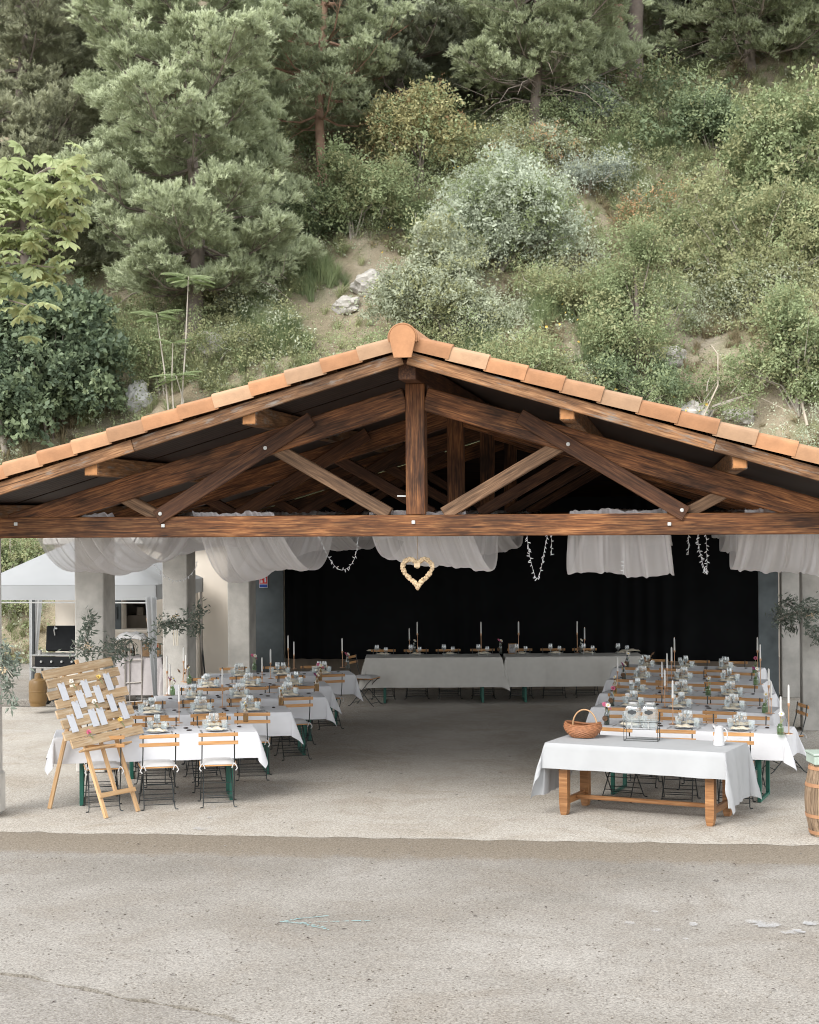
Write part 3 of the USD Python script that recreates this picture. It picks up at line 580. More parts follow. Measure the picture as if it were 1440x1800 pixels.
def string_light(label, pts, Y, seed, n=26):
    r_ = np.random.default_rng(seed)
    P = np.array([onY(px, py, Y + 0.02 * math.sin(i)) for i, (px, py) in enumerate(pts)])
    from scipy.interpolate import splprep, splev
    tck, _ = splprep(P.T, s=0, k=min(3, len(P) - 1)); C = np.array(splev(np.linspace(0, 1, 60), tck)).T
    t = thing('string_light', label, 'string light', (0, 0, 0), 0, 'string lights hanging below the roof beams')
    obj('wire', tube(C, 0.0018, 4), 'lamp_white', t)
    bulbs = []
    for q in np.linspace(0.04, 0.98, int(n * 1.4)):
        p = np.array(splev(q, tck)).ravel(); d = r_.normal(size=3); d[2] -= 0.8; d /= np.linalg.norm(d)
        bulbs.append(tube([p, p + d * 0.016, p + d * 0.034], [0.003, 0.0055, 0.002], 5))
    obj('bulbs', join(bulbs), 'lamp_white', t, kind='stuff')
string_light('string light looped in front of the column with the olive garland', [(270, 985), (285, 1008), (312, 1021), (335, 1010), (347, 985)], 20.15, 1, 16)
string_light('string light loop between the two left swags and the heart', [(556, 935), (572, 968), (586, 992), (600, 1002), (616, 994), (626, 972), (634, 935)], 18.9, 2)
string_light('string light dangling in a tight V right of the heart', [(925, 930), (931, 975), (938, 1004), (944, 1017), (950, 1004), (956, 975), (966, 930)], 18.3, 3, 30)
string_light('short string light tail beside the V-shaped string', [(968, 930), (970, 955), (969, 976)], 19.2, 4, 9)
string_light('short string light tail left of the bunched string', [(1210, 930), (1211, 955), (1210, 975)], 19.2, 5, 10)
string_light('string light bunched in a thick hanging tail', [(1227, 925), (1229, 965), (1234, 985), (1241, 1005), (1243, 980), (1241, 925)], 18.3, 6, 44)
string_light('faint string light running down inside the broad swag', [(1095, 925), (1097, 965), (1096, 1008)], 17.9, 7, 14)

# heart of wood shavings
hy = 17.42; hc = onY(734, 1008, hy)
ht = thing('shaving_heart', 'heart-shaped wreath of pale wood curls hanging from the tie beam', 'heart wreath', hc)
def heart(t):
    x = 16 * np.sin(t) ** 3; y = 13 * np.cos(t) - 5 * np.cos(2 * t) - 2 * np.cos(3 * t) - np.cos(4 * t)
    return np.stack([x / 16 * 0.152, 0 * x, (y + 2.5) / 16 * 0.162], -1)
hp = heart(np.linspace(0, 2 * np.pi, 90)); obj('ring', tube(hp, 0.010, 6), 'twine', ht)
r_ = np.random.default_rng(3); cl = []
for t_ in np.linspace(0, 2 * np.pi, 62, endpoint=False):
    p = heart(np.array([t_]))[0]
    for k in range(6):
        d = r_.normal(size=3); d /= np.linalg.norm(d); R = trimesh.geometry.align_vectors([0, 0, 1], d)[:3, :3]
        cl.append(mv(lathe([(0.011, -0.012), (0.016, 0.0), (0.010, 0.013)], 6), p + d * 0.014, R))
obj('curls', join(cl), 'heart_shaving', ht, kind='stuff')
obj('name_tag', box((0.0, -0.03, 0.085), (0.062, 0.006, 0.042), 0.001), 'heart_shaving', ht)
obj('cord', join([tube([(0, 0, 0.09), (0, 0.0, 0.50)], 0.003, 4)]), 'twine', ht)

# ------------------------------------------------------------------ furniture prototypes
def build_chair(label, loc, rz, group):
    t = thing('folding_chair', label, 'chair', loc, rz, group)
    for z, y in ((0.795, -0.247), (0.705, -0.232)):
        obj('back_slat', box((0, y, z), (0.43, 0.014, 0.040), 0.004), 'slat_wood', t)
    for s in (-1, 1):
        x = s * 0.175
        pts = [(x, -0.238, 0.825), (x, -0.220, 0.66), (x * 1.01, -0.175, 0.50), (x * 1.03, -0.10, 0.36), (x * 1.06, 0.19, 0.02), (x * 1.08, 0.215, 0.006), (x * 1.22, 0.225, 0.006)]
        obj('back_upright', tube(pts, [0.0075, 0.0075, 0.0065, 0.0065, 0.0065, 0.006, 0.006], 5), 'black_metal', t)
        q = s * 0.150
        pts = [(q, 0.16, 0.435), (q, 0.08, 0.36), (q * 1.1, -0.20, 0.02), (q * 1.14, -0.225, 0.006), (q * 1.32, -0.235, 0.006)]
        obj('leg', tube(pts, 0.0063, 5), 'black_metal', t)
        obj('seat_rail', tube([(q, -0.19, 0.437), (q, 0.19, 0.437)], 0.008, 5), 'black_metal', t)
    for y, z, w in ((0.168, 0.045, 0.38), (-0.175, 0.05, 0.33), (-0.125, 0.115, 0.32), (0.11, 0.115, 0.37), (-0.02, 0.24, 0.33)):
        obj('stretcher', tube([(-w / 2, y, z), (w / 2, y, z)], 0.0048, 5), 'black_metal', t)
    for i in range(5):
        obj('seat_slat', box((0, -0.16 + i * 0.08, 0.452), (0.40, 0.058, 0.014), 0.003), 'slat_wood', t)
    g = np.linspace(-1, 1, 9); U, V = np.meshgrid(g, g, indexing='ij'); e = (1 - np.abs(U) ** 4) * (1 - np.abs(V) ** 4)
    top = grid(0.192 * U, 0.19 * V, 0.463 + 0.038 * np.sqrt(np.clip(e, 0, 1)) - 0.006 * (np.abs(U) > 0.9))
    bot = grid(0.192 * U, 0.19 * V, 0.4625 + 0 * U)
    c = obj('cushion', join([top, (bot[0], bot[1][:, ::-1])]), 'cushion_cloth', t, smooth=50)
    for s in (-1, 1):
        obj('tie', join([tube([(s * 0.17, -0.19, 0.475), (s * 0.19, -0.215, 0.46), (s * 0.205, -0.22, 0.425), (s * 0.185, -0.225, 0.40)], 0.007, 5),
                         tube([(s * 0.17, -0.19, 0.475), (s * 0.155, -0.215, 0.455), (s * 0.145, -0.222, 0.425)], 0.006, 5)]), 'cushion_cloth', c)
    return t
chair0 = None
def chair(label, x, y, rz, group):
    global chair0
    if chair0 is None:
        chair0 = build_chair(label, (x, y, 0.004), rz, group); return chair0
    return dup(chair0, label, (x, y, 0.004), rz, group)
def build_table(label, loc, rz, group):
    t = thing('trestle_table', label, 'table', loc, rz, group)
    obj('tabletop', box((0, 0, 0.745), (2.2, 0.70, 0.028), 0.004), 'oak_wood', t)
    for s in (-1, 1):
        x = s * 0.82
        for q in (-1, 1):
            obj('leg', box((x, q * 0.28, 0.366), (0.042, 0.042, 0.73), 0.004), 'green_metal', t)
        obj('foot_bar', box((x, 0, 0.014), (0.036, 0.518, 0.026), 0.003), 'green_metal', t)
        obj('top_bar', box((x, 0, 0.70), (0.036, 0.518, 0.04), 0.003), 'green_metal', t)
        obj('brace', tube([(x, 0, 0.45), (x - s * 0.45, 0, 0.725)], 0.012, 5), 'green_metal', t)
        obj('cross_bar', box((x, 0, 0.44), (0.024, 0.518, 0.024), 0.002), 'green_metal', t)
    return t
table0 = None
def cloth_mesh(L, W, top, dx, dy, seed, wave=0.012, flare=0.24, lift=0.0):
    """A rectangular cloth over an L by W top: hems hang straight, corners fall in folded points."""
    r_ = np.random.default_rng(seed)
    def axis(h, d):
        inn = np.linspace(-h, h, 30); out = np.linspace(0, d, 10)[1:]
        return np.concatenate([-(h + out[::-1]), inn, h + out])
    ax, ay = axis(L / 2, dx), axis(W / 2, dy)
    A, B = np.meshgrid(ax, ay, indexing='ij')
    ox = np.maximum(np.abs(A) - L / 2, 0); oy = np.maximum(np.abs(B) - W / 2, 0); sx, sy = np.sign(A), np.sign(B)
    r = np.hypot(ox, oy); phi = np.arctan2(oy, ox + 1e-12); rad = 0.012
    # hang: first rounds the edge, then falls, with slow folds that grow downwards
    ph = r_.uniform(0, 6.28, 8); run = np.where(ox > oy, B, A)
    fold = (np.sin(run * 7 + ph[0] + sx) * 0.5 + np.sin(run * 15 + ph[1] + sy * 2) * 0.35 + np.sin(run * 29 + ph[2]) * 0.15) * wave * np.clip(r / 0.25, 0, 1)
    diag = flare * np.sin(2 * phi)
    out = rad * np.clip(r / 0.02, 0, 1) + r * (0.045 + diag) + fold
    drop = np.sqrt(np.maximum(r ** 2 - (r * (0.045 + diag)) ** 2, 0)) - rad * 0.4 * np.clip(r / 0.02, 0, 1)
    cph, sph = np.where(r > 0, np.cos(phi), 0), np.where(r > 0, np.sin(phi), 0)
    # in a folded corner the cloth turns edge-on: pull both sides towards the corner's diagonal
    tw = 0.05 * np.sin(2 * phi) * np.sin(4 * phi + ph[3]) * r / 0.3
    X = np.clip(A, -L / 2, L / 2) + sx * (out * cph + tw * sph)
    Y = np.clip(B, -W / 2, W / 2) + sy * (out * sph - tw * cph)
    P = np.stack([A, B, 0 * A], -1).reshape(-1, 3)
    Z = top - np.maximum(drop, 0) + 0.0035 * (meshkit.fbm(P * 3.0 + seed, 3, seed) - 0.5).reshape(A.shape) * (r == 0)
    return grid(X, Y, Z)

# ------------------------------------------------------------------ tableware prototypes
protos = {}
def place(key, builder, label, loc, rz=0.0, group=None, scale=None):
    if key not in protos:
        protos[key] = builder(label, loc, rz, group)
        if scale: UsdGeom.Xformable(protos[key]).AddScaleOp().Set(Gf.Vec3f(*([scale] * 3 if np.ndim(scale) == 0 else scale)))
        return protos[key]
    return dup(protos[key], label, loc, rz, group, scale)
def b_plate(l, loc, rz, g):
    t = thing('plate', l, 'plate', loc, rz, g)
    obj('dish', lathe([(0, 0.004), (0.07, 0.004), (0.085, 0.010), (0.128, 0.018), (0.130, 0.021), (0.085, 0.014), (0.0, 0.009)], 24), 'china', t, smooth=40); return t
def b_napkin(l, loc, rz, g):
    t = thing('napkin', l, 'napkin', loc, rz, g); r_ = np.random.default_rng(5)
    q = np.linspace(-1, 1, 13); U, V = np.meshgrid(q, q, indexing='ij'); e = np.clip((1 - np.abs(U) ** 2.5) * (1 - np.abs(V) ** 2.5), 0, 1)
    Zn = 0.010 + e ** 0.5 * (0.018 + 0.010 * np.sin(U * 6 + V * 3) + 0.007 * np.sin(V * 13 + U * 3))
    obj('cloth', join([grid(0.10 * U + 0.01 * np.sin(V * 4), 0.055 * V + 0.012 * np.sin(U * 5), Zn), box((0, 0, 0.0145), (0.15, 0.08, 0.004))]), 'napkin_cloth', t, smooth=60); return t
def b_wine(l, loc, rz, g):
    t = thing('wine_glass', l, 'glass', loc, rz, g)
    obj('bowl', lathe([(0.005, 0.075), (0.022, 0.085), (0.036, 0.105), (0.040, 0.13), (0.036, 0.16), (0.032, 0.18), (0.0305, 0.18), (0.0345, 0.16), (0.038, 0.13), (0.034, 0.107), (0.0, 0.084)], 14), 'clear_glass', t, smooth=60)
    obj('stem', lathe([(0.034, 0.0), (0.034, 0.002), (0.006, 0.006), (0.004, 0.03), (0.005, 0.076)], 12), 'frosty_glass', t, smooth=50); return t
def b_tumbler(l, loc, rz, g):
    t = thing('tumbler', l, 'glass', loc, rz, g)
    obj('glass_body', lathe([(0, 0.0), (0.030, 0.0), (0.034, 0.045), (0.041, 0.10), (0.039, 0.10), (0.032, 0.046), (0.028, 0.008), (0, 0.008)], 9), 'frosty_glass', t)
    obj('water', lathe([(0, 0.009), (0.026, 0.009), (0.031, 0.05), (0, 0.05)], 9), 'clear_glass', t); return t
def b_cutlery(kind):
    def f(l, loc, rz, g):
        t = thing(kind, l, 'cutlery', loc, rz, g)
        obj('handle', box((0, -0.045, 0.003), (0.011, 0.10, 0.004), 0.001), 'steel', t)
        if kind == 'knife': obj('blade', box((0.002, 0.05, 0.003), (0.016, 0.09, 0.002), 0.001), 'steel', t)
        else:
            obj('neck', join([box((0, 0.015, 0.003), (0.007, 0.03, 0.003)), box((0, 0.036, 0.003), (0.024, 0.016, 0.003))]), 'steel', t)
            obj('tines', join([box((-0.0095 + k * 0.0063, 0.064, 0.004), (0.003, 0.044, 0.002)) for k in range(4)]), 'steel', t)
        return t
    return f
def b_favour(l, loc, rz, g):
    t = thing('favour', l, 'favour', loc, rz, g); obj('pouch', rough(mv(lathe([(0, 0), (0.024, 0.002), (0.030, 0.008), (0.022, 0.014), (0.008, 0.017), (0, 0.018)], 10), s=(1.2, 0.8, 0.8)), 0.003, 40, 2), 'dark_favour', t, smooth=50); return t
def b_stick(l, loc, rz, g):
    t = thing('candlestick', l, 'candlestick', loc, rz, g)
    obj('base', lathe([(0, 0.008), (0.020, 0.008), (0.045, 0.003), (0.047, 0.0)], 18), 'copper_paint', t, smooth=40)
    obj('stem', lathe([(0.009, 0.008), (0.0055, 0.02), (0.005, 0.2), (0.007, 0.235), (0.013, 0.245), (0.015, 0.262), (0.013, 0.27)], 10), 'copper_paint', t, smooth=40); return t
def b_candle(l, loc, rz, g):
    t = thing('taper_candle', l, 'candle', loc, rz, g)
    obj('wax_stick', lathe([(0, 0), (0.0115, 0), (0.0110, 0.16), (0.010, 0.192), (0.004, 0.204), (0, 0.206)], 10), 'wax', t, smooth=40)
    obj('wick', tube([(0, 0, 0.204), (0.001, 0, 0.214)], 0.0016, 4), 'dark_favour', t); return t
def b_bottle(matname, prof, disc=False):
    def f(l, loc, rz, g):
        t = thing('bottle_vase', l, 'vase', loc, rz, g)
        obj('bottle', lathe(prof, 14), matname, t, smooth=40)
        if disc: obj('wood_slice', mv(lathe([(0, 0.006), (0.030, 0.006), (0.032, 0.0), (0, 0.0)], 14), (-0.030, -0.030, 0.075), rotz(-0.6) @ rotx(math.pi / 2)), 'strut_wood', t)
        return t
    return f
BEER = [(0, 0), (0.031, 0), (0.031, 0.10), (0.026, 0.13), (0.013, 0.155), (0.013, 0.19), (0.015, 0.195), (0.012, 0.20)]
JAR = [(0, 0), (0.036, 0), (0.037, 0.07), (0.034, 0.085), (0.024, 0.095), (0.024, 0.112), (0.027, 0.115)]
def b_flower(petal, n=9, extra=None):
    def f(l, loc, rz, g):
        t = thing('flower', l, 'flower', loc, rz, g)
        obj('stem', tube([(0, 0, 0.02), (0.004, 0, 0.14), (0.012, -0.006, 0.215)], 0.003, 5), 'leaf_fresh', t)
        c = np.array([0.013, -0.010, 0.222]); R = rotx(0.9) @ rotz(0.3); ps = []
        for k in range(n):
            a_ = k * 2 * np.pi / n
            ps.append(mv((np.array([[0, 0, 0], [0.020, 0.010, 0.004], [0.036, 0, 0.0], [0.020, -0.010, 0.004]]), np.array([[0, 1, 2], [0, 2, 3]])), (0, 0, 0), rotz(a_)))
        obj('petals', mv(join(ps), c, R), petal, t)
        obj('flower_heart', mv(lathe([(0, 0.010), (0.009, 0.006), (0.011, 0.0)], 8), c, R), 'flower_yellow' if petal == 'flower_white' else 'dark_favour', t)
        if extra:
            ps2 = [mv(join(ps), (-0.022, 0.012, 0.20 + 0.03), R @ rotz(0.5)), mv(join(ps), (0.035, 0.018, 0.19), rotz(1.0) @ R)]
            obj('second_bloom', mv(ps2[0], (0, 0, 0)), extra, t); obj('third_bloom', ps2[1], extra, t)
            obj('side_stem', tube([(0, 0, 0.04), (-0.02, 0.01, 0.225)], 0.0025, 4), 'leaf_fresh', t)
        obj('leaf', join([tube([(0.002, 0, 0.10), (0.03, 0.0, 0.16), (0.045, 0.0, 0.165)], [0.002, 0.006, 0.001], 4)]), 'leaf_fresh', t)
        return t
    return f

# ------------------------------------------------------------------ the two rows of tables
LT, WT, TOP = 2.2, 0.70, 0.762
ZF = 0.004
ORD = ['front', 'second', 'third', 'fourth', 'rearmost']
def unit(a): return np.array([math.cos(a), math.sin(a)])
tables = []
aL, aR = TH + math.radians(10), TH + math.radians(-21)
for (px, py) in ((410, 1407), (473.5, 1361.5), (537, 1327.5), (547.5, 1302), (593, 1276)):
    c = G(px, py)[:2]; d = unit(aL); n = np.array([-d[1], d[0]])
    corner = c + 0.26 * d - 0.07 * n
    tables.append(('left', corner - LT / 2 * d + WT / 2 * n, aL))
for (px, dep) in ((1029, 19.25), (1039, 21.15), (1053, 22.73), (1066, 24.56), (1077, 26.4)):
    p = pick(px, 900, dep)[:2]; d = unit(aR); n = np.array([-d[1], d[0]])
    tables.append(('right', p + LT / 2 * d + WT / 2 * n, aR))
r_ = np.random.default_rng(21)
for i, (side, c, a) in enumerate(tables):
    o = ORD[i % 5]; tn = f'{o} {side}-row table'
    d = unit(a); n = np.array([-d[1], d[0]])
    at = lambda u_, v_: c + u_ * d + v_ * n
    grp = f'green-legged trestle tables of the {side} row'
    lab = f'green-legged trestle table under a white cloth, {o} of the {side} row'
    if table0 is None: table0 = build_table(lab, (*c, ZF), a, grp)
    else: dup(table0, lab, (*c, ZF), a, grp)
    cl = obj('tablecloth', cloth_mesh(LT + 0.012, WT + 0.012, TOP, 0.30, 0.29, 40 + i, wave=0.02), 'white_cloth_shade_lifted', smooth=55, xf=mat4((*c, ZF), (d[0], d[1], 0), (n[0], n[1], 0), (0, 0, 1)))
    tag(cl, f'white cotton tablecloth draped over the {tn}', 'tablecloth', 'white tablecloths')
    Zt = ZF + TOP + 0.004
    for sd in (-1, 1):
        for k in (-1, 0, 1):
            u_ = 0.62 * k + r_.uniform(-0.03, 0.03) + (0.02 if side == 'left' else -0.05)
            endn = {0: 'middle', (1 if side == 'left' else -1): 'aisle-end', (-1 if side == 'left' else 1): 'outer-end'}[k]
            seat = f'{endn} seat, {"near" if sd < 0 else "far"} side of the {tn}'
            p = at(u_, sd * (WT / 2 + 0.155 + r_.uniform(-0.02, 0.03)))
            chair(f'wood-slatted folding chair, {seat}', p[0], p[1], a + (0 if sd < 0 else math.pi) + r_.uniform(-0.16, 0.16), 'folding chairs at the long tables')
            if i == 5 and sd < 0 and k == 9: continue
            face = a + (0 if sd < 0 else math.pi)
            q = at(u_, sd * 0.19); place('plate', b_plate, f'white china plate, {seat}', (*q, Zt), 0, 'china plates')
            place('napkin', b_napkin, f'crumpled cream napkin on the plate, {seat}', (*q, Zt + 0.010), face + r_.uniform(-0.5, 0.5), 'cream napkins')
            q = at(u_ + sd * -0.10 + r_.uniform(-0.02, 0.02), sd * 0.045 + r_.uniform(-0.015, 0.015)); place('tumbler', b_tumbler, f'faceted water tumbler, {seat}', (*q, Zt), r_.uniform(0, 1), 'water tumblers')
            q = at(u_ + sd * -0.015 + r_.uniform(-0.02, 0.02), sd * 0.02 + r_.uniform(-0.02, 0.02)); place('wine', b_wine, f'stemmed wine glass, {seat}', (*q, Zt), 0, 'wine glasses')
            if sd < 0: q = at(u_ + sd * 0.07, sd * 0.045 + r_.uniform(-0.015, 0.015)); place('wine', b_wine, f'smaller stemmed glass behind the plate, {seat}', (*q, Zt), 0, 'small wine glasses', (0.86, 0.86, 0.86))
            q = at(u_ - 0.29 * (-sd), sd * 0.10); place('favour', b_favour, f'dark gift pouch, {seat}', (*q, Zt), r_.uniform(0, 3), 'dark gift pouches')
            if i % 5 < 3:
                q = at(u_ + sd * 0.165, sd * 0.19); place('fork', b_cutlery('fork'), f'steel fork, {seat}', (*q, Zt), face + r_.uniform(-0.1, 0.1), 'steel forks')
                q = at(u_ - sd * 0.165, sd * 0.19); place('knife', b_cutlery('knife'), f'steel knife, {seat}', (*q, Zt), face + r_.uniform(-0.1, 0.1), 'steel knives')
# head table: two tables end to end, cloth of unbleached linen
TOPH = 0.765
for k, (pl, pr) in enumerate(((641, 880), (888, 1130))):
    p, q = pick(pl, 900, 28.45)[:2], pick(pr, 900, 28.45)[:2]; d = (q - p) / np.linalg.norm(q - p); n = np.array([-d[1], d[0]]); L = np.linalg.norm(q - p)
    c = (p + q) / 2 + n * 0.36; a = math.atan2(d[1], d[0])
    nm = ('left', 'right')[k]
    dup(table0, f'green-legged trestle table, {nm} half of the head table', (*c, ZF), a, 'trestle tables of the head table')
    cl = obj('tablecloth', cloth_mesh(L, 0.72, TOPH, 0.07 if k == 1 else 0.24, 0.50, 80 + k, wave=0.032, flare=0.16) if k == 1 else cloth_mesh(L, 0.72, TOPH, 0.30, 0.50, 80, wave=0.032, flare=0.16), 'linen_cloth', smooth=55, xf=mat4((*c, ZF), (d[0], d[1], 0), (n[0], n[1], 0), (0, 0, 1)))
    tag(cl, f'long unbleached linen tablecloth on the {nm} half of the head table', 'tablecloth', 'linen tablecloths')
    for j, u_ in enumerate((-0.85, -0.28, 0.28, 0.86)):
        seat = f'{("first", "second", "third", "fourth")[j]} seat from the left on the {nm} head table'
        s_ = c + u_ * d + n * (0.36 + 0.17); chair(f'wood-slatted folding chair, {seat}', s_[0], s_[1], a + math.pi + r_.uniform(-0.05, 0.05), 'folding chairs at the head table')
        Zt = ZF + TOPH + 0.004
        s_ = c + u_ * d + n * 0.16; place('plate', b_plate, f'white china plate, {seat}', (*s_, Zt), 0, 'china plates')
        place('napkin', b_napkin, f'cream napkin on the plate, {seat}', (*s_, Zt + 0.01), r_.uniform(0, 3), 'cream napkins')
        s_ = c + (u_ - 0.10) * d - n * 0.03; place('wine', b_wine, f'stemmed wine glass, {seat}', (*s_, Zt), 0, 'wine glasses', (1.05, 1.05, 1.05))
        s_ = c + (u_ + 0.05) * d - n * 0.05; place('wine', b_wine, f'second stemmed glass, {seat}', (*s_, Zt), 0, 'small wine glasses', (0.95, 0.95, 0.85))
p = G(643, 1240); chair('folding chair turned sideways at the left end of the head table', p[0], p[1], TH - math.pi / 2 - 0.35, 'loose folding chairs')
p = G(1378, 1356); chair('folding chair turned sideways by the right-hand concrete column', p[0], p[1], TH + math.pi / 2 + 0.1, 'loose folding chairs')

# candles and vases where they stand on the cloths
TZ = ZF + TOP + 0.005
def candle_at(px, pb, pt, where, zt=TZ):
    p = G(px, pb, zt); dist = np.linalg.norm(p - EYE); tot = (pb - pt) * dist / F
    sc = max(0.55, (tot - 0.20) / 0.27)
    place('stick', b_stick, f'slim copper candlestick {where}', tuple(p), 0, 'copper candlesticks', (1, 1, sc))
    place('candle', b_candle, f'white taper candle {where}', (p[0], p[1], p[2] + 0.264 * sc), 0, 'white taper candles')
for px, pb, pt, w in ((315, 1271, 1204, 'standing alone on the front left-row table'), (391, 1243, 1176, 'midway along the second left-row table'),
    (294, 1222, 1154, 'taller of the pair at the outer end of the third left-row table'), (299, 1222, 1168, 'shorter of the pair at the outer end of the third left-row table'),
    (323, 1198, 1138, 'taller of the pair before the garlanded column'), (327, 1200, 1152, 'shorter of the pair before the garlanded column'),
    (461, 1200, 1156, 'midway along the fourth left-row table'), (476, 1193, 1141, 'beside the slate panel on the left row'),
    (507, 1175, 1117, 'taller of the pair against the black cloth, left row'), (517, 1176, 1128, 'shorter of the pair against the black cloth, left row'),
    (602, 1174, 1122, 'at the aisle end of the rearmost left-row table'),
    (1183, 1273, 1197, 'midway along the front right-row table'), (1169, 1243, 1178, 'midway along the second right-row table'), (1173, 1215, 1149, 'left of centre on the third right-row table'),
    (1164, 1222, 1164, 'with dark foot on the third right-row table'), (1181, 1195, 1138, 'midway along the fourth right-row table'), (1186, 1174, 1121, 'midway along the rearmost right-row table'),
    (1086, 1204, 1155, 'at the aisle end of the fourth right-row table'), (1373, 1288, 1226, 'shorter of the pair at the outer end of the front right-row table'),
    (1387, 1290, 1206, 'taller of the pair at the outer end of the front right-row table'), (1352, 1254, 1177, 'taller of the pair at the outer end of the second right-row table'),
    (1356, 1254, 1199, 'shorter of the pair at the outer end of the second right-row table'), (1332, 1180, 1121, 'farther of the pair before the right slate panel'), (1337, 1203, 1134, 'nearer of the pair before the right slate panel')):
    candle_at(px, pb, pt, w)
ZH = ZF + TOPH + 0.005
for px, pb, pt, w in ((720, 1146, 1104, 'shorter of the pair on the left head table'), (734, 1147, 1093, 'taller of the pair on the left head table'), (846, 1149, 1093, 'alone on the left head table'),
    (912, 1149, 1092, 'beside the picture frame on the head table'), (1015, 1147, 1092, 'taller of the pair on the right head table'), (1028, 1146, 1103, 'shorter of the pair on the right head table')):
    candle_at(px, pb, pt, w, ZH)
bb = {'amber': b_bottle('amber_glass', BEER), 'dark': b_bottle('dark_glass', BEER, True), 'green': b_bottle('green_glass', JAR)}
ff = {'white': b_flower('flower_white'), 'pink': b_flower('flower_pink', 10), 'purple': b_flower('flower_white', 9, 'flower_purple'), 'mix': b_flower('flower_white', 9, 'flower_pink')}
for px, pb, bk, fk, w in ((432, 1269, 'amber', 'white', 'aisle end of the front left-row table'), (494, 1240, 'amber', 'white', 'aisle end of the second left-row table'), (557, 1215, 'amber', 'purple', 'aisle end of the third left-row table'),
    (563, 1196, 'amber', 'mix', 'aisle end of the fourth left-row table'), (611, 1175, 'dark', 'mix', 'aisle end of the rearmost left-row table'), (303, 1222, 'green', 'purple', 'outer end of the third left-row table'),
    (333, 1201, 'green', 'white', 'foot of the garlanded column, left row'), (447, 1178, 'green', 'mix', 'front of the slate panel, left row'),
    (1067, 1274, 'dark', 'mix', 'aisle end of the front right-row table'), (1076, 1241, 'dark', 'pink', 'aisle end of the second right-row table'), (1081, 1219, 'amber', 'white', 'aisle end of the third right-row table'),
    (1097, 1195, 'dark', 'purple', 'aisle end of the fourth right-row table'), (1103, 1174, 'dark', 'white', 'aisle end of the rearmost right-row table'), (1372, 1291, 'green', 'white', 'outer end of the front right-row table'),
    (1345, 1253, 'green', 'white', 'outer end of the second right-row table'), (1245, 1222, 'green', 'white', 'middle of the third right-row table'), (1329, 1204, 'green', 'purple', 'outer end of the fourth right-row table'), (1327, 1183, 'green', 'pink', 'outer end of the rearmost right-row table')):
    p = G(px, pb, TZ); col = {'amber': 'brown glass bottle', 'dark': 'dark bottle with wooden tag', 'green': 'green glass jar'}[bk]
    place(bk, bb[bk], f'{col}, {w}', tuple(p), 0.1 * (px % 7), 'bottle vases')
    fl = {'white': 'white daisy', 'pink': 'pink bloom', 'purple': 'white daisy with purple blooms', 'mix': 'white daisy with pink blooms'}[fk]
    place('f' + fk, ff[fk], f'{fl} in the bottle, {w}', tuple(p), 0.3 * (px % 9) - 1.2, 'flowers in the bottle vases')
for px, pb, fk, w in ((728, 1149, 'white', 'between the candle pair of the left head table'), (880, 1149, 'mix', 'where the two head tables meet'), (1021, 1148, 'white', 'by the candle pair of the right head table')):
    p = G(px, pb, ZH); place('dark', bb['dark'], f'dark little bottle vase {w}', tuple(p), 0, 'bottle vases'); place('f' + fk, ff[fk], f'small flower in the vase {w}', tuple(p), 1.0, 'flowers in the bottle vases')
p = G(901, 1149, ZH); t = thing('picture_frame', 'small wooden picture frame standing on the head table', 'picture frame', p, TH)
fr = [box((x, 0, 0.085), (0.012, 0.014, 0.17), 0.002) for x in (-0.062, 0.062)] + [box((0, 0, z), (0.112, 0.014, 0.012), 0.002) for z in (0.006, 0.164)]
obj('frame', mv(join(fr), R=rotx(-0.12)), 'slat_wood', t); obj('picture', mv(box((0, 0.002, 0.085), (0.112, 0.004, 0.146)), R=rotx(-0.12)), 'photo_print', t); obj('stand', tube([(0, 0.01, 0.12), (0, 0.07, 0.0)], 0.004, 4), 'slat_wood', t)
for px, w in ((662, 'left'), (1108, 'right')):
    p = G(px, 1145, ZH); place('napkin', b_napkin, f'folded cream napkins lying at the {w} end of the head table', tuple(p), TH, 'loose napkins', (1.6, 1.6, 1.1))
for px, py, w in ((331, 1198, 'upright before the garlanded column'), (1150, 1174, 'upright on the rearmost right-row table')):
    p = G(px - 10, py, TZ); t = thing('dried_leaf_spray', f'dried brown leaf spray standing {w}', 'dried leaves', p)
    obj('stalk', tube([(0, 0, 0), (0.01, 0, 0.10), (0.035, 0, 0.19)], 0.003, 4), 'twine', t)
    for k, (x, z, an) in enumerate(((0.0, 0.10, 0.6), (0.02, 0.15, 1.0), (0.04, 0.19, 0.8), (-0.03, 0.12, 2.2))):
        obj('leaf', mv((np.array([[0, 0, 0], [0.035, 0.006, 0.016], [0.085, 0, 0], [0.035, 0.006, -0.016]]), np.array([[0, 1, 2], [0, 2, 3]])), (x, 0, z), roty(-an)), 'strut_wood', t)
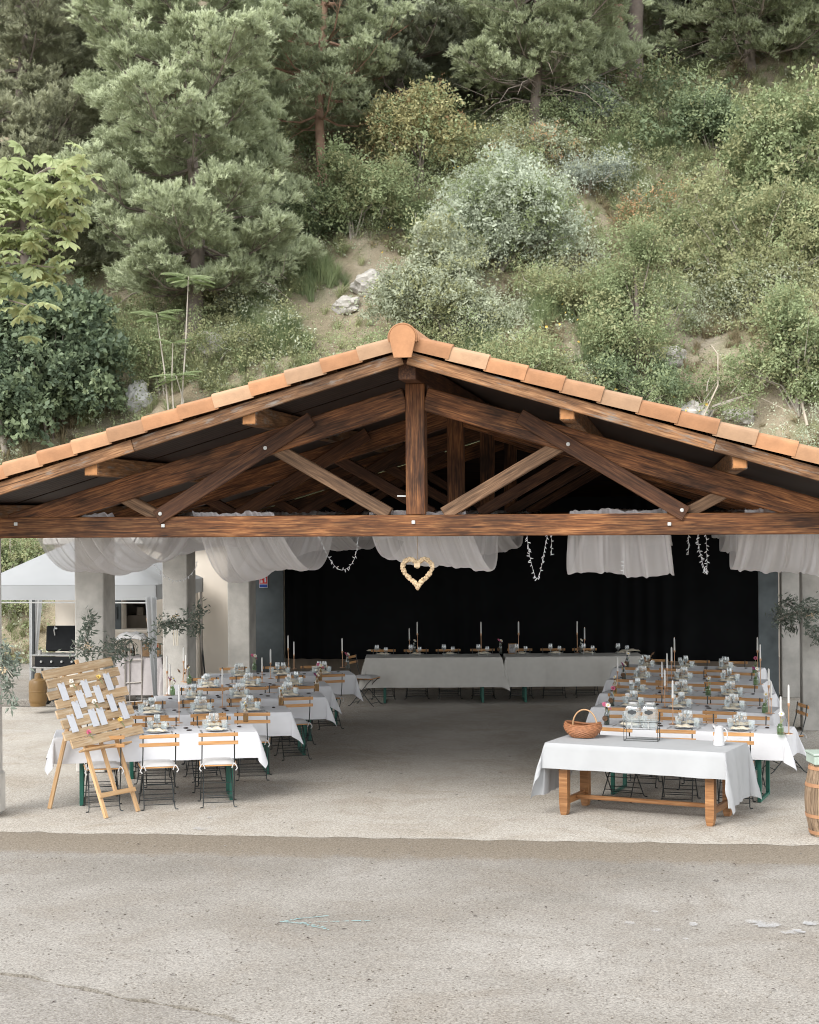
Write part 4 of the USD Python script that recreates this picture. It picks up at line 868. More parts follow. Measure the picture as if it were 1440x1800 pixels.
# ------------------------------------------------------------------ the drinks table in front
FLp, FRp, BLp, BRp = G(993, 1432)[:2], G(1250, 1452)[:2], G(1039, 1417)[:2], G(1276, 1436)[:2]
d = (FRp - FLp); Lw = np.linalg.norm(d); d /= Lw; n = np.array([-d[1], d[0]]); a = math.atan2(d[1], d[0]); c = (FLp + FRp) / 2 + n * 0.31
HT = 0.755
t = thing('farm_table', 'sturdy wooden farm table under a white cloth near the front edge', 'table', (*c, ZF), a)
obj('tabletop', box((0, 0, HT - 0.02), (1.92, 0.80, 0.035), 0.006), 'oak_wood', t)
for sx in (-1, 1):
    for sy in (-1, 1):
        prof = [(-0.046, HT - 0.04), (-0.046, 0.13), (-0.040, 0.06), (-0.030, 0.012), (-0.026, 0.0), (0.030, 0.0), (0.034, 0.012), (0.044, 0.06), (0.046, 0.13), (0.046, HT - 0.04)]
        e = extrude([(x * -sx, z) for x, z in prof], -0.045, 0.045, axis=1)
        obj('leg', mv(e, (sx * Lw / 2, sy * 0.31, 0)), 'oak_wood', t)
    beam('end_stretcher', (sx * Lw / 2, -0.265, 0.135), (sx * Lw / 2, 0.265, 0.135), 0.035, 0.075, 'oak_wood', t)
    obj('apron', box((sx * Lw / 2, 0, HT - 0.09), (0.03, 0.52, 0.09), 0.003), 'oak_wood', t)
beam('long_stretcher', (-Lw / 2 + 0.018, 0, 0.145), (Lw / 2 - 0.018, 0, 0.145), 0.045, 0.045, 'oak_wood', t, bev=0.008)
cl = obj('tablecloth', cloth_mesh(1.94, 0.82, HT + 0.004, 0.56, 0.27, 91, wave=0.026, flare=0.24), 'white_cloth_sun_dimmed', smooth=55, xf=mat4((*c, ZF), (d[0], d[1], 0), (n[0], n[1], 0), (0, 0, 1)))
tag(cl, 'plain white tablecloth draped over the drinks table in front', 'tablecloth', 'white tablecloths')
ZD = ZF + HT + 0.008
# basket
p = G(1025, 1296, ZD)
t = thing('wicker_basket', 'oval brown wicker basket with a tall hoop handle', 'basket', p, a)
cs = []; rr_ = np.random.default_rng(4)
levels = np.linspace(0, 1, 11); an = np.linspace(0, 2 * np.pi, 60)
def bask(h, an):
    w = 0.10 + 0.055 * math.sin(h * 2.3); l = 0.13 + 0.075 * math.sin(h * 2.1)
    return np.stack([l * np.cos(an), w * np.sin(an), 0.012 + 0.115 * h + 0.030 * h * np.cos(an) ** 2], -1)
body = []
for h in levels:
    q = bask(h, an); wv = 0.005 * np.sin(an * 18 + (np.pi if int(round(h * 10)) % 2 else 0))[:, None]
    nr = q - q.mean(0); nr[:, 2] = 0; nr /= np.linalg.norm(nr, axis=1, keepdims=True)
    body.append(tube(q + nr * wv, 0.0075, 5, cap=False))
obj('weave', join(body), 'wicker', t, smooth=60)
inn = np.array([bask(h, an) * [0.94, 0.94, 1] for h in np.linspace(0, 1, 8)])
g_ = grid(inn[..., 0], inn[..., 1], inn[..., 2]); fl = lathe([(0, 0.012), (0.13, 0.012)], 30)
obj('lining', join([g_, mv(fl, s=(1.0, 0.74, 1))]), 'wicker', t)
obj('rim', tube(bask(1.03, an), 0.012, 7, cap=False), 'wicker', t, smooth=60)
for k in range(20):
    a_ = k * np.pi / 10; obj('rib', tube(np.array([bask(h, np.array([a_]))[0] for h in np.linspace(0, 1, 6)]), 0.005, 4), 'wicker', t)
tt = np.linspace(0, np.pi, 24)
obj('handle', tube(np.stack([0.03 + 0 * tt + 0.14 * np.cos(tt) * 0.98, -0.02 + 0 * tt, 0.13 + 0.17 * np.sin(tt)], -1), 0.009, 7), 'wicker_pale', t, smooth=60)
# wire stand and the two dispensers
p0, p1 = G(1097, 1302, ZD), G(1156, 1304, ZD); ds = p1[:2] - p0[:2]; Ls = np.linalg.norm(ds); an_ = math.atan2(ds[1], ds[0]); ds /= Ls; ns = np.array([-ds[1], ds[0]])
mid = (p0[:2] + p1[:2]) / 2 + ns * 0.07
t = thing('wire_stand', 'black wire stand carrying two glass drink dispensers', 'stand', (*mid, ZD), an_)
w, dd, hz = Ls / 2, 0.075, 0.20
for z in (0.004, 0.125, hz):
    for y in (-dd, dd): obj('rail', tube([(-w, y, z), (w, y, z)], 0.0035, 5), 'black_metal', t)
    for x in (-w, w): obj('rail', tube([(x, -dd, z), (x, dd, z)], 0.0035, 5), 'black_metal', t)
for x in (-w, w):
    for y in (-dd, dd): obj('post', tube([(x, y, 0), (x, y, hz + 0.005)], 0.0035, 5), 'black_metal', t)
for s, nm in ((-1, 'left'), (1, 'right')):
    q = mid + ds * s * w * 0.50
    j = thing('drink_dispenser', f'square glass drink dispenser with chalkboard label, {nm} one on the wire stand', 'drink dispenser', (*q, ZD + 0.13), an_, 'glass drink dispensers')
    from shapely.geometry import box as sbox
    sq = np.array(sbox(-0.055, -0.055, 0.055, 0.055).buffer(0.018).simplify(0.002).exterior.coords)[:-1]
    rings = []; zs = [(1.0, 0.0), (1.03, 0.01), (1.03, 0.20), (0.97, 0.225), (0.72, 0.245), (0.72, 0.262)]
    V = np.vstack([np.column_stack([sq * k, np.full(len(sq), z)]) for k, z in zs]); ns_ = len(sq); Fq = []
    for i in range(len(zs) - 1):
        for k in range(ns_):
            k2 = (k + 1) % ns_; Fq += [[i * ns_ + k, i * ns_ + k2, (i + 1) * ns_ + k2], [i * ns_ + k, (i + 1) * ns_ + k2, (i + 1) * ns_ + k]]
    obj('jar', (V, np.array(Fq)), 'frosty_glass', j, smooth=40)
    obj('water', box((0, 0, 0.10), (0.128, 0.128, 0.185), 0.012), 'clear_glass', j)
    obj('lid', lathe([(0, 0.283), (0.046, 0.283), (0.054, 0.276), (0.056, 0.258), (0.054, 0.252)], 20), 'steel', j, smooth=30)
    lab = [(-0.046, 0.0), (-0.040, 0.014), (-0.022, 0.017), (0, 0.027), (0.022, 0.017), (0.040, 0.014), (0.046, 0.0), (0.040, -0.014), (0.022, -0.017), (0, -0.027), (-0.022, -0.017), (-0.040, -0.014)]
    obj('chalk_label', mv(extrude(lab, -0.082, -0.078, axis=1), (0, 0, 0.175)), 'chalkboard', j)
    obj('tap', join([tube([(0, -0.07, 0.035), (0, -0.105, 0.035)], 0.012, 8), tube([(0, -0.10, 0.05), (0, -0.104, 0.0)], 0.008, 6), box((0, -0.10, 0.062), (0.012, 0.012, 0.03), 0.003)]), 'steel', j)
# jug
p = G(1264, 1310, ZD)
t = thing('enamel_jug', 'tall white enamel jug standing on the drinks table', 'jug', p, 0.3)
obj('body', lathe([(0, 0.004), (0.056, 0.004), (0.058, 0.0), (0.058, 0.012), (0.050, 0.10), (0.040, 0.165), (0.041, 0.19), (0.044, 0.197), (0.041, 0.197), (0.036, 0.165), (0.046, 0.10), (0.05, 0.02), (0, 0.015)], 22), 'enamel', t, smooth=45)
obj('spout', mv(join([(np.array([[0.028, -0.028, 0.15], [0.028, 0.028, 0.15], [0.072, 0, 0.212], [0.03, -0.034, 0.2], [0.03, 0.034, 0.2]]), np.array([[0, 1, 2], [0, 2, 3], [1, 4, 2], [3, 2, 4]]))]), R=rotz(2.6)), 'enamel', t)
tt = np.linspace(-1.4, 1.4, 14); obj('handle', mv(tube(np.stack([0.044 + 0.045 * np.cos(tt), 0 * tt, 0.11 + 0.07 * np.sin(tt)], -1), 0.007, 6), R=rotz(2.6 + np.pi)), 'enamel', t, smooth=60)

# ------------------------------------------------------------------ barrel at the right edge
p = G(1461, 1468); t = thing('wine_barrel', 'weathered wooden barrel with rusty hoops at the floor edge', 'barrel', (p[0], p[1], 0.006))
BH = 0.70; prof_r = lambda z: 0.200 + 0.052 * np.sin(np.pi * z / BH)
for k in range(20):
    a0_, a1_ = k * np.pi / 10 + 0.010, (k + 1) * np.pi / 10 - 0.010; zz = np.linspace(0, BH, 9); V = []
    for z in zz:
        r0 = prof_r(z); r1 = r0 - 0.022
        V += [(r0 * math.cos(a0_), r0 * math.sin(a0_), z), (r0 * 1.004 * math.cos((a0_ + a1_) / 2), r0 * 1.004 * math.sin((a0_ + a1_) / 2), z), (r0 * math.cos(a1_), r0 * math.sin(a1_), z), (r1 * math.cos(a1_), r1 * math.sin(a1_), z), (r1 * math.cos(a0_), r1 * math.sin(a0_), z)]
    V = np.array(V); Fq = []
    for i in range(8):
        for q in range(5):
            q2 = (q + 1) % 5; Fq += [[i * 5 + q, i * 5 + q2, (i + 1) * 5 + q2], [i * 5 + q, (i + 1) * 5 + q2, (i + 1) * 5 + q]]
    for b in (0, 40): Fq += [[b, b + 1, b + 2], [b, b + 2, b + 3], [b, b + 3, b + 4]]
    x = np.array([0, 0, 1.0]); am = (a0_ + a1_) / 2; yv = np.array([-math.sin(am), math.cos(am), 0]); zv = np.array([math.cos(am), math.sin(am), 0])
    Bm = np.stack([x, yv, zv]); zv2 = np.cross(x, yv); Bm[2] = zv2
    obj('stave', (V @ Bm.T, np.array(Fq)), 'barrel_wood', t, xf=mat4((0, 0, 0), Bm[0], Bm[1], Bm[2]))
for z in (0.035, 0.20, 0.50, 0.665):
    hz_ = 0.034; obj('hoop', lathe([(prof_r(z - hz_ / 2) + 0.001, z - hz_ / 2), (prof_r(z - hz_ / 2) + 0.006, z - hz_ / 2), (prof_r(z + hz_ / 2) + 0.006, z + hz_ / 2), (prof_r(z + hz_ / 2) + 0.001, z + hz_ / 2)], 40), 'hoop_rust', t, smooth=40)
obj('barrel_head', lathe([(0, BH - 0.03), (0.19, BH - 0.03)], 30), 'barrel_wood', t)
p2 = thing('mint_box', 'small pale green painted box on top of the barrel', 'box', (p[0] - 0.02, p[1], BH + 0.007), 0.2)
obj('box_body', box((0, 0, 0.045), (0.36, 0.30, 0.09), 0.008), 'mint_paint', p2); obj('lid', box((0, 0, 0.102), (0.38, 0.32, 0.022), 0.006), 'mint_paint', p2)

# ------------------------------------------------------------------ easel with the pallet seating plan
A, B, C = G(187, 1439), G(243, 1427), G(87, 1422)
A[2] = B[2] = C[2] = ZF
d = (B - A); d[2] = 0; d /= np.linalg.norm(d); n = np.array([d[1], -d[0], 0]); mid = (A + B) / 2
if np.dot(C - mid, n) > 0: n = -n
def hitplane(px, py, o, nn):
    r = ray(px, py); return EYE + r * (np.dot(o - EYE, nn) / np.dot(r, nn))
best = None
for ph_ in np.radians(np.arange(5, 45, 0.5)):
    sl = math.cos(ph_) * np.array([0, 0, 1.0]) - math.sin(ph_) * n; q = A + sl * 0.80 / math.cos(ph_)
    rel = q - EYE; px = 720 + F * np.dot(rel, RGT) / np.dot(rel, FWD)
    py = 900 - F * np.dot(rel, UPV) / np.dot(rel, FWD); xt = 187 + (150 - 187) * (1439 - py) / (1439 - 1312)
    if best is None or abs(px - xt) < best[0]: best = (abs(px - xt), ph_, sl)
_, PHI, sl = best
t = thing('wooden_easel', 'light wooden easel standing at the left front of the floor', 'easel')
nn = np.cross(d, sl); nn /= np.linalg.norm(nn)
if np.dot(nn, n) < 0: nn = -nn
for P in (A, B): beam('leg', P, P + sl * 1.62, 0.045, 0.03, 'easel_wood', t, up=nn, bev=0.003)
beam('centre_post', mid + sl * 0.22, mid + sl * 1.75, 0.045, 0.026, 'easel_wood', t, up=nn, bev=0.003)
beam('cross_bar', A + sl * 0.24 + nn * 0.025 - d * 0.03, B + sl * 0.24 + nn * 0.025 + d * 0.03, 0.022, 0.05, 'easel_wood', t, up=sl, bev=0.003)
beam('cross_bar', A + sl * 1.30 - nn * 0.028 - d * 0.02, B + sl * 1.30 - nn * 0.028 + d * 0.02, 0.022, 0.05, 'easel_wood', t, up=sl, bev=0.003)
beam('back_leg', C, mid + sl * 1.55 - nn * 0.05, 0.04, 0.04, 'easel_wood', t, bev=0.003)
O = A + nn * 0.045
bar = hitplane(190, 1309, O, nn); sb = np.dot(bar - A, sl)
beam('ledge', A + sl * (sb - 0.02) + nn * 0.05 - d * 0.12, B + sl * (sb - 0.02) + nn * 0.05 + d * 0.12, 0.09, 0.022, 'easel_wood', t, up=sl, bev=0.003)
Z5 = lambda x, y: (x / 5.538, 1140 + y / 5.538)
O2 = A + nn * 0.075
pl = thing('pallet_board', 'slatted pallet board with paper cards propped on the easel', 'board')
planks = [((420, 262), (1092, 122)), ((455, 352), (1152, 222)), ((470, 468), (1145, 314)), ((540, 552), (1238, 410)), ((552, 648), (1222, 502)), ((600, 748), (1290, 592)), ((622, 862), (1296, 694)), ((690, 938), (1382, 786))]
for i, (l, r) in enumerate(planks):
    P, Q = hitplane(*Z5(*l), O2, nn), hitplane(*Z5(*r), O2, nn)
    e = (0.006 if i % 2 else -0.004)
    beam('plank', P + nn * e, Q + nn * e, 0.022, 0.097 if i not in (2, 4) else 0.09, 'pallet_wood', pl, up=sl, bev=0.004)
for f_ in (0.2, 0.78):
    P = hitplane(*Z5(420 + f_ * 670, 262 - f_ * 140), O2, nn); Q = hitplane(*Z5(690 + f_ * 690, 938 - f_ * 152), O2, nn)
    beam('back_batten', P - nn * 0.032, Q - nn * 0.032, 0.03, 0.07, 'pallet_wood', pl, up=nn, bev=0.003)
cards = [(618, 420), (790, 490), (840, 390), (960, 442), (1056, 322), (752, 596), (1090, 528), (912, 672), (992, 658), (1208, 602), (708, 728)]
pdir = hitplane(*Z5(1092, 122), O2, nn) - hitplane(*Z5(420, 262), O2, nn); pdir /= np.linalg.norm(pdir); pup = np.cross(nn, pdir); pup = pup if pup[2] > 0 else -pup
cw = ['top row, first', 'second row, second', 'top row, second', 'second row, third', 'top row, last', 'third row, first', 'third row, third', 'lowest row, second', 'lowest row, third', 'lowest row, last', 'lowest row, first']
for i, (x, y) in enumerate(cards):
    q = hitplane(*Z5(x, y), O2 + nn * 0.024, nn)
    cd = thing('name_card', f'long white paper card pegged to the pallet board, {cw[i]}', 'card', (0, 0, 0), 0, 'paper cards on the pallet board')
    obj('sheet', box((0, 0, 0), (0.098, 0.195, 0.0015)), 'paper', cd, xf=mat4(q, pdir, pup, np.cross(pdir, pup)))
    obj('peg', box((0, 0.10, 0.008), (0.008, 0.028, 0.010), 0.002), 'pallet_wood', cd, xf=mat4(q, pdir, pup, np.cross(pdir, pup)))
for (x, y), m_, w in (((958, 275), 'flower_yellow', 'yellow flower pinned near the top of the pallet board'), ((865, 812), 'flower_pink', 'pink flower pinned low on the pallet board'), ((695, 320), 'flower_white', 'white flower sprig pinned at the upper left of the pallet board'), ((915, 515), 'flower_white', 'small dried posy pinned at the centre of the pallet board'), ((1170, 690), 'flower_yellow', 'pale flower sprig pinned at the lower right of the pallet board')):
    q = hitplane(*Z5(x, y), O2 + nn * 0.03, nn); r_ = np.random.default_rng(int(x))
    fl_ = thing('pinned_flower', w, 'flower', q, 0, 'flowers on the pallet board')
    pts = []
    for k in range(26):
        v = r_.normal(size=3); v /= np.linalg.norm(v); R = trimesh.geometry.align_vectors([0, 0, 1], v)[:3, :3]
        pts.append(mv((np.array([[0, 0, 0], [0.009, 0.004, 0.014], [0, 0, 0.024], [-0.009, 0.004, 0.014]]), np.array([[0, 1, 2], [0, 2, 3]])), v * 0.006, R))
    obj('petals', join(pts), m_, fl_)
    obj('stem', tube([np.zeros(3), -pup * 0.07 + d * 0.02], 0.003, 4), 'leaf_mid', fl_)
    obj('leaf', mv((np.array([[0, 0, 0], [0.03, 0.01, 0.01], [0.07, 0, 0.0], [0.03, -0.01, 0.01]]), np.array([[0, 1, 2], [0, 2, 3]])), -pup * 0.03, np.stack([pdir * 0.5 - pup, nn, pup], 1)), 'leaf_mid', fl_)

# ------------------------------------------------------------------ under the tent
p = G(67, 1241, 0.12); t = thing('gas_bottle', 'ochre gas bottle standing on the pavement edge', 'gas bottle', p)
obj('body', lathe([(0, 0.03), (0.125, 0.035), (0.142, 0.07), (0.145, 0.10), (0.145, 0.228), (0.148, 0.232), (0.148, 0.240), (0.145, 0.244), (0.145, 0.36), (0.13, 0.41), (0.08, 0.44), (0.03, 0.45), (0, 0.45)], 26), 'gas_paint', t, smooth=35)
obj('foot_ring', lathe([(0.115, 0.0), (0.125, 0.0), (0.13, 0.045), (0.12, 0.045)], 24), 'gas_paint', t, smooth=35)
obj('valve_cap', lathe([(0, 0.53), (0.035, 0.53), (0.05, 0.515), (0.055, 0.46), (0.058, 0.44)], 16), 'gas_paint', t, smooth=35)
p = G(108, 1236, 0.12); t = thing('griddle_cart', 'black gas griddle with raised lid on a wheeled cart', 'grill', p, TH - 0.1)
obj('cabinet', box((0, 0, 0.60), (0.84, 0.45, 0.03), 0.005), 'steel', t); obj('control_panel', box((0.02, -0.235, 0.70), (0.76, 0.03, 0.17), 0.008), 'black_paint', t); obj('tray', join([box((0, 0, 0.80), (0.84, 0.48, 0.02), 0.004), box((-0.415, 0, 0.70), (0.012, 0.48, 0.20)), box((0.415, 0, 0.70), (0.012, 0.48, 0.20))]), 'steel', t)
for k in range(4):
    obj('knob', mv(lathe([(0, 0.03), (0.018, 0.03), (0.022, 0.0)], 10), (-0.25 + k * 0.17, -0.25, 0.70), rotx(math.pi / 2)), 'steel', t)
ld = obj('lid', mv(box((0.05, 0, 0.21), (0.72, 0.10, 0.42), 0.02), (0, 0.20, 0.83), rotx(-0.12)), 'black_paint', t)
for x in (-0.16, 0.24): obj('hinge_handle', mv(join([tube([(x, -0.06, 0.40), (x, -0.10, 0.34), (x + 0.01, -0.075, 0.26)], 0.012, 6), box((x + 0.02, -0.07, 0.37), (0.05, 0.03, 0.03), 0.006)]), (0, 0.20, 0.83), rotx(-0.12)), 'steel', ld)
for x in (-0.38, 0.38):
    for y in (-0.2, 0.2): obj('leg', box((x, y, 0.34), (0.03, 0.03, 0.52)), 'black_metal', t)
for y in (-0.2, 0.2):
    w_ = obj('wheel', mv(lathe([(0.03, -0.02), (0.075, -0.022), (0.08, 0.0), (0.075, 0.022), (0.03, 0.02)], 16), (-0.17, y - 0.03, 0.08), rotx(math.pi / 2)), 'black_metal', t, smooth=40)
    obj('hub', mv(lathe([(0, 0.024), (0.03, 0.024), (0.03, -0.024), (0, -0.024)], 12), (-0.17, y - 0.03, 0.08), rotx(math.pi / 2)), 'grey_tube', w_)
obj('condiment_pot', mv(lathe([(0, 0), (0.03, 0), (0.035, 0.07), (0, 0.07)], 12), (-0.30, -0.18, 0.811)), 'steel', t)
# buffet table with grey cloth
b0 = pick(198, 900, 27.6)[:2]; b1 = pick(281, 900, 27.6)[:2]; db = (b1 - b0); Lb = np.linalg.norm(db) + 0.5; ang = math.atan2(db[1], db[0]); db /= np.linalg.norm(db); nb = np.array([-db[1], db[0]])
cb = b1 - db * Lb / 2 + nb * 0.35
tb_ = thing('buffet_table', 'serving table hidden under a grey cloth beneath the tent', 'table', (*cb, 0.12), ang)
obj('tabletop', box((0, 0, 0.72), (Lb - 0.05, 0.62, 0.03), 0.004), 'oak_wood', tb_)
for sx in (-1, 1):
    for sy in (-1, 1): obj('leg', box((sx * (Lb / 2 - 0.15), sy * 0.24, 0.352), (0.05, 0.05, 0.70)), 'oak_wood', tb_)
cl = obj('tablecloth', cloth_mesh(Lb, 0.66, 0.745, 0.5, 0.60, 97, wave=0.03, flare=0.10), 'grey_linen', smooth=55, xf=mat4((*cb, 0.12), (db[0], db[1], 0), (nb[0], nb[1], 0), (0, 0, 1)))
tag(cl, 'long grey linen tablecloth on the serving table under the tent', 'tablecloth')
q = cb + db * (Lb / 2 - 0.22) + nb * 0.05; t = thing('cardboard_box', 'open light brown box on the grey-clothed serving table', 'box', (*q, 0.87), ang)
obj('box_side', join([box((0, -0.11, 0.10), (0.30, 0.008, 0.20)), box((0, 0.11, 0.10), (0.30, 0.008, 0.20)), box((-0.146, 0, 0.10), (0.008, 0.212, 0.20)), box((0.146, 0, 0.10), (0.008, 0.212, 0.20)), box((0, 0, 0.006), (0.284, 0.212, 0.008))]), 'wicker_pale', t)
for k in range(4): obj('flap', box((-0.1 + 0.07 * k, -0.118, 0.17), (0.04, 0.006, 0.02)), 'red_print' if k > 1 else 'paper', t)
q = cb + db * (Lb / 2 - 0.52) + nb * 0.1
for k, (u_, nm) in enumerate(((-0.12, 'left'), (0.0, 'right'))):
    qq = q + db * u_; place('dark', bb['dark'], f'dark bottle on the grey-clothed serving table, {nm} one of two', (*qq, 0.87), 0, 'bottles under the tent')
# tall trolley, keg, sheepskin, hanging basket
g0 = G(228, 1238, 0.125)
t = thing('keg_trolley', 'tall grey tubular trolley frame in front of the serving table', 'trolley', g0, TH)
for x in (-0.07, 0.0, 0.20): obj('post', tube([(x, 0, 0), (x, 0, 1.06)], 0.013 if x else 0.010, 7), 'grey_tube', t)
for z in (0.03, 0.34, 0.70, 1.05): obj('rung', tube([(-0.07, 0, z), (0.20, 0, z + 0.02)], 0.011, 6), 'grey_tube', t)
obj('foot_plate', box((0.06, -0.14, 0.012), (0.36, 0.26, 0.012), 0.003), 'grey_tube', t)
s = thing('sheepskin', 'white fluffy sheepskin folded over the top of the trolley', 'sheepskin', (*g0[:2], 1.20), TH)
U, V = np.meshgrid(np.linspace(-1, 1, 26), np.linspace(-1, 1, 18), indexing='ij'); e = np.clip((1 - np.abs(U) ** 3) * (1 - np.abs(V) ** 3), 0, 1)
P = np.stack([U, V, 0 * U], -1).reshape(-1, 3); nz = (meshkit.fbm(P * 4, 3, 3) - 0.5).reshape(U.shape)
obj('fleece', join([grid(0.03 + 0.27 * U + 0.03 * nz, 0.16 * V, 0.0 + e ** 0.6 * (0.09 + 0.08 * nz) - 0.05 * (U ** 2)), grid(0.03 + 0.27 * U, 0.16 * V, -0.005 - 0.05 * (U ** 2))]), 'cushion_cloth', s, smooth=60)
g1 = G(258, 1228, 0.125); t = thing('beer_keg', 'dull steel keg standing at the foot of the trolley', 'keg', g1)
obj('shell', lathe([(0, 0.02), (0.16, 0.02), (0.20, 0.05), (0.205, 0.09), (0.212, 0.10), (0.212, 0.12), (0.205, 0.13), (0.205, 0.19), (0.212, 0.20), (0.212, 0.22), (0.205, 0.23), (0.19, 0.29), (0.10, 0.31), (0, 0.31)], 26), 'steel', t, smooth=30)
obj('rim', lathe([(0.17, 0.28), (0.178, 0.28), (0.178, 0.33), (0.17, 0.33)], 26), 'steel', t); obj('foot', lathe([(0.165, 0.0), (0.178, 0.0), (0.178, 0.04), (0.165, 0.04)], 26), 'steel', t)
hb = onY(266, 1090, 25.97); t = thing('hanging_basket', 'narrow wicker basket hanging at the hatch edge of the tent', 'basket', hb)
bk_ = []
for h in np.linspace(0, 1, 9):
    tt = np.linspace(0, 2 * np.pi, 30); bk_.append(tube(np.stack([(0.04 + 0.035 * h) * np.cos(tt) + 0.004 * np.sin(9 * tt + 3 * h), (0.04 + 0.035 * h) * np.sin(tt), -0.13 + 0.15 * h + 0 * tt], -1), 0.009, 5, cap=False))
obj('weave', join(bk_), 'wicker_pale', t, smooth=60); tt = np.linspace(0, np.pi, 14); obj('handle', tube(np.stack([0.072 * np.cos(tt), 0 * tt, 0.02 + 0.14 * np.sin(tt)], -1), 0.006, 5), 'wicker_pale', t)
# leaning poles against the house
for (x0, y0, x1, y1), r0, m_, w in (((349, 1168, 345, 1012), 0.05, 'plaster', 'furled beige parasol cloth leaning against the cream house wall'), ((363, 1172, 350, 1075), 0.016, 'black_metal', 'thin dark pole leaning against the cream house wall')):
    P, Q = onY(x0, y0 + 40, 28.5), onY(x1, y1, 28.85); P[2] = 0.13
    o = obj('leaning_pole', tube([P, P * 0.5 + Q * 0.5 + [0, -0.02, 0], Q], [r0 * 0.9, r0, r0 * 0.4], 9), m_, smooth=50); tag(o, w, 'pole')
# fire sign
p = onY(463, 1021.5, 28.955); t = thing('fire_sign', 'small fire extinguisher sign with red field and blue band', 'sign', p)
obj('plate', box((0, 0.008, 0), (0.155, 0.006, 0.235), 0.002), 'paper', t); obj('red_field', box((0, 0.0035, 0.030), (0.138, 0.003, 0.150)), 'red_print', t); obj('blue_band', box((0, 0.0035, -0.082), (0.138, 0.003, 0.048)), 'blue_print', t)
obj('extinguisher_symbol', join([box((0.035, 0.001, 0.02), (0.030, 0.002, 0.08)), box((0.035, 0.001, 0.072), (0.014, 0.002, 0.02)), box((0.022, 0.001, 0.082), (0.03, 0.002, 0.008))]), 'paper', t)
obj('flame_symbol', join([extrude([(-0.055, -0.03), (-0.015, -0.03), (-0.012, -0.005), (-0.022, 0.02), (-0.03, 0.005), (-0.036, 0.04), (-0.05, 0.01)], 0.0, 0.002, axis=1), box((-0.035, 0.001, 0.075), (0.03, 0.002, 0.006))]), 'paper', t)

# ------------------------------------------------------------------ olive garlands tied to the columns
def garland(label, strands, seed, dense=1.0, leafl=0.075, white=None):
    r_ = np.random.default_rng(seed); t = thing('olive_garland', label, 'garland', (0, 0, 0), 0, 'olive garlands on the columns')
    lv, st = [], []
    for pts, depth, spread in strands:
        P = np.array([pick(px, py, depth + r_.uniform(-0.08, 0.08)) for px, py in pts])
        n_ = 5; tt = np.linspace(0, len(P) - 1, 4 * len(P)); C = np.stack([np.interp(tt, range(len(P)), P[:, k]) for k in range(3)], 1); st.append(tube(C, 0.005, 4))
        L = np.linalg.norm(np.diff(P, axis=0), axis=1).sum()
        for k in range(int(L * 260 * dense)):
            q = r_.uniform(0, len(P) - 1.001); i = int(q); b = P[i] + (P[i + 1] - P[i]) * (q - i); tg = P[i + 1] - P[i]; tg = tg / np.linalg.norm(tg)
            off = r_.normal(size=3) * spread; off[1] *= 0.6; w_ = tg * r_.uniform(0.0, 1.0) + r_.normal(size=3) * 0.7; w_[2] -= 0.15; w_ /= np.linalg.norm(w_)
            s_ = np.cross(w_, r_.normal(size=3)); s_ /= np.linalg.norm(s_); l = leafl * r_.uniform(0.7, 1.35); b = b + off
            if r_.uniform() < 0.08: st.append(tube([b - off, b], [0.003, 0.002], 3, cap=False))
            lv.append((np.array([b, b + w_ * l * 0.45 + s_ * l * 0.15, b + w_ * l, b + w_ * l * 0.45 - s_ * l * 0.15]), np.array([[0, 1, 2], [0, 2, 3]])))
    obj('leaves', join(lv), 'leaf_garland', t, kind='stuff'); obj('stem', join(st), 'twig_grey', t)
    if white is not None:
        fl = []
        for k in range(16):
            px, py, dep, sp = white; b = pick(px + r_.normal() * sp, py + r_.normal() * sp * 0.6, dep - 0.12); v = r_.normal(size=3); v /= np.linalg.norm(v); R = trimesh.geometry.align_vectors([0, 0, 1], v)[:3, :3]
            fl.append(mv((np.array([[0, 0, 0], [0.006, 0.002, 0.018], [0, 0, 0.036], [-0.006, 0.002, 0.018]]), np.array([[0, 1, 2], [0, 2, 3]])), b, R))
        obj('dried_bloom', join(fl), 'heart_shaving', t, kind='stuff')
    return t
garland('olive garland with a tall upright sprig, tied to the column behind the easel', [([(152, 1150), (150, 1120), (157, 1095), (163, 1082)], 20.75, 0.035), ([(132, 1138), (150, 1142), (175, 1146), (205, 1150)], 20.75, 0.07), ([(196, 1152), (206, 1140), (218, 1132), (228, 1136)], 20.9, 0.06), ([(190, 1125), (205, 1140), (212, 1158)], 20.8, 0.07), ([(250, 1122), (262, 1130), (268, 1140)], 21.0, 0.05)], 1, 1.35, white=(152, 1138, 20.75, 4))
garland('olive garland with dried blooms and twine, on the column left of the cream wall', [([(278, 1098), (295, 1092), (315, 1094), (334, 1098)], 24.4, 0.06), ([(280, 1108), (300, 1098), (325, 1100)], 24.4, 0.06), ([(340, 1078), (348, 1070), (354, 1066)], 24.7, 0.05), ([(338, 1100), (344, 1085), (350, 1076)], 24.6, 0.06), ([(343, 1115), (345, 1098)], 24.6, 0.04)], 2, 1.5, white=(308, 1082, 24.4, 4))
garland('long olive garland spreading across the right-hand columns', [([(1362, 1088), (1372, 1075), (1385, 1060), (1392, 1056)], 25.2, 0.06), ([(1366, 1090), (1390, 1080), (1415, 1078), (1445, 1072)], 24.4, 0.07), ([(1395, 1078), (1415, 1068), (1440, 1065)], 24.4, 0.07), ([(1362, 1096), (1380, 1084), (1392, 1092), (1391, 1108)], 25.0, 0.05), ([(1420, 1080), (1428, 1100), (1438, 1120), (1442, 1130)], 24.4, 0.06)], 3, 1.5, white=(1428, 1082, 24.4, 4))
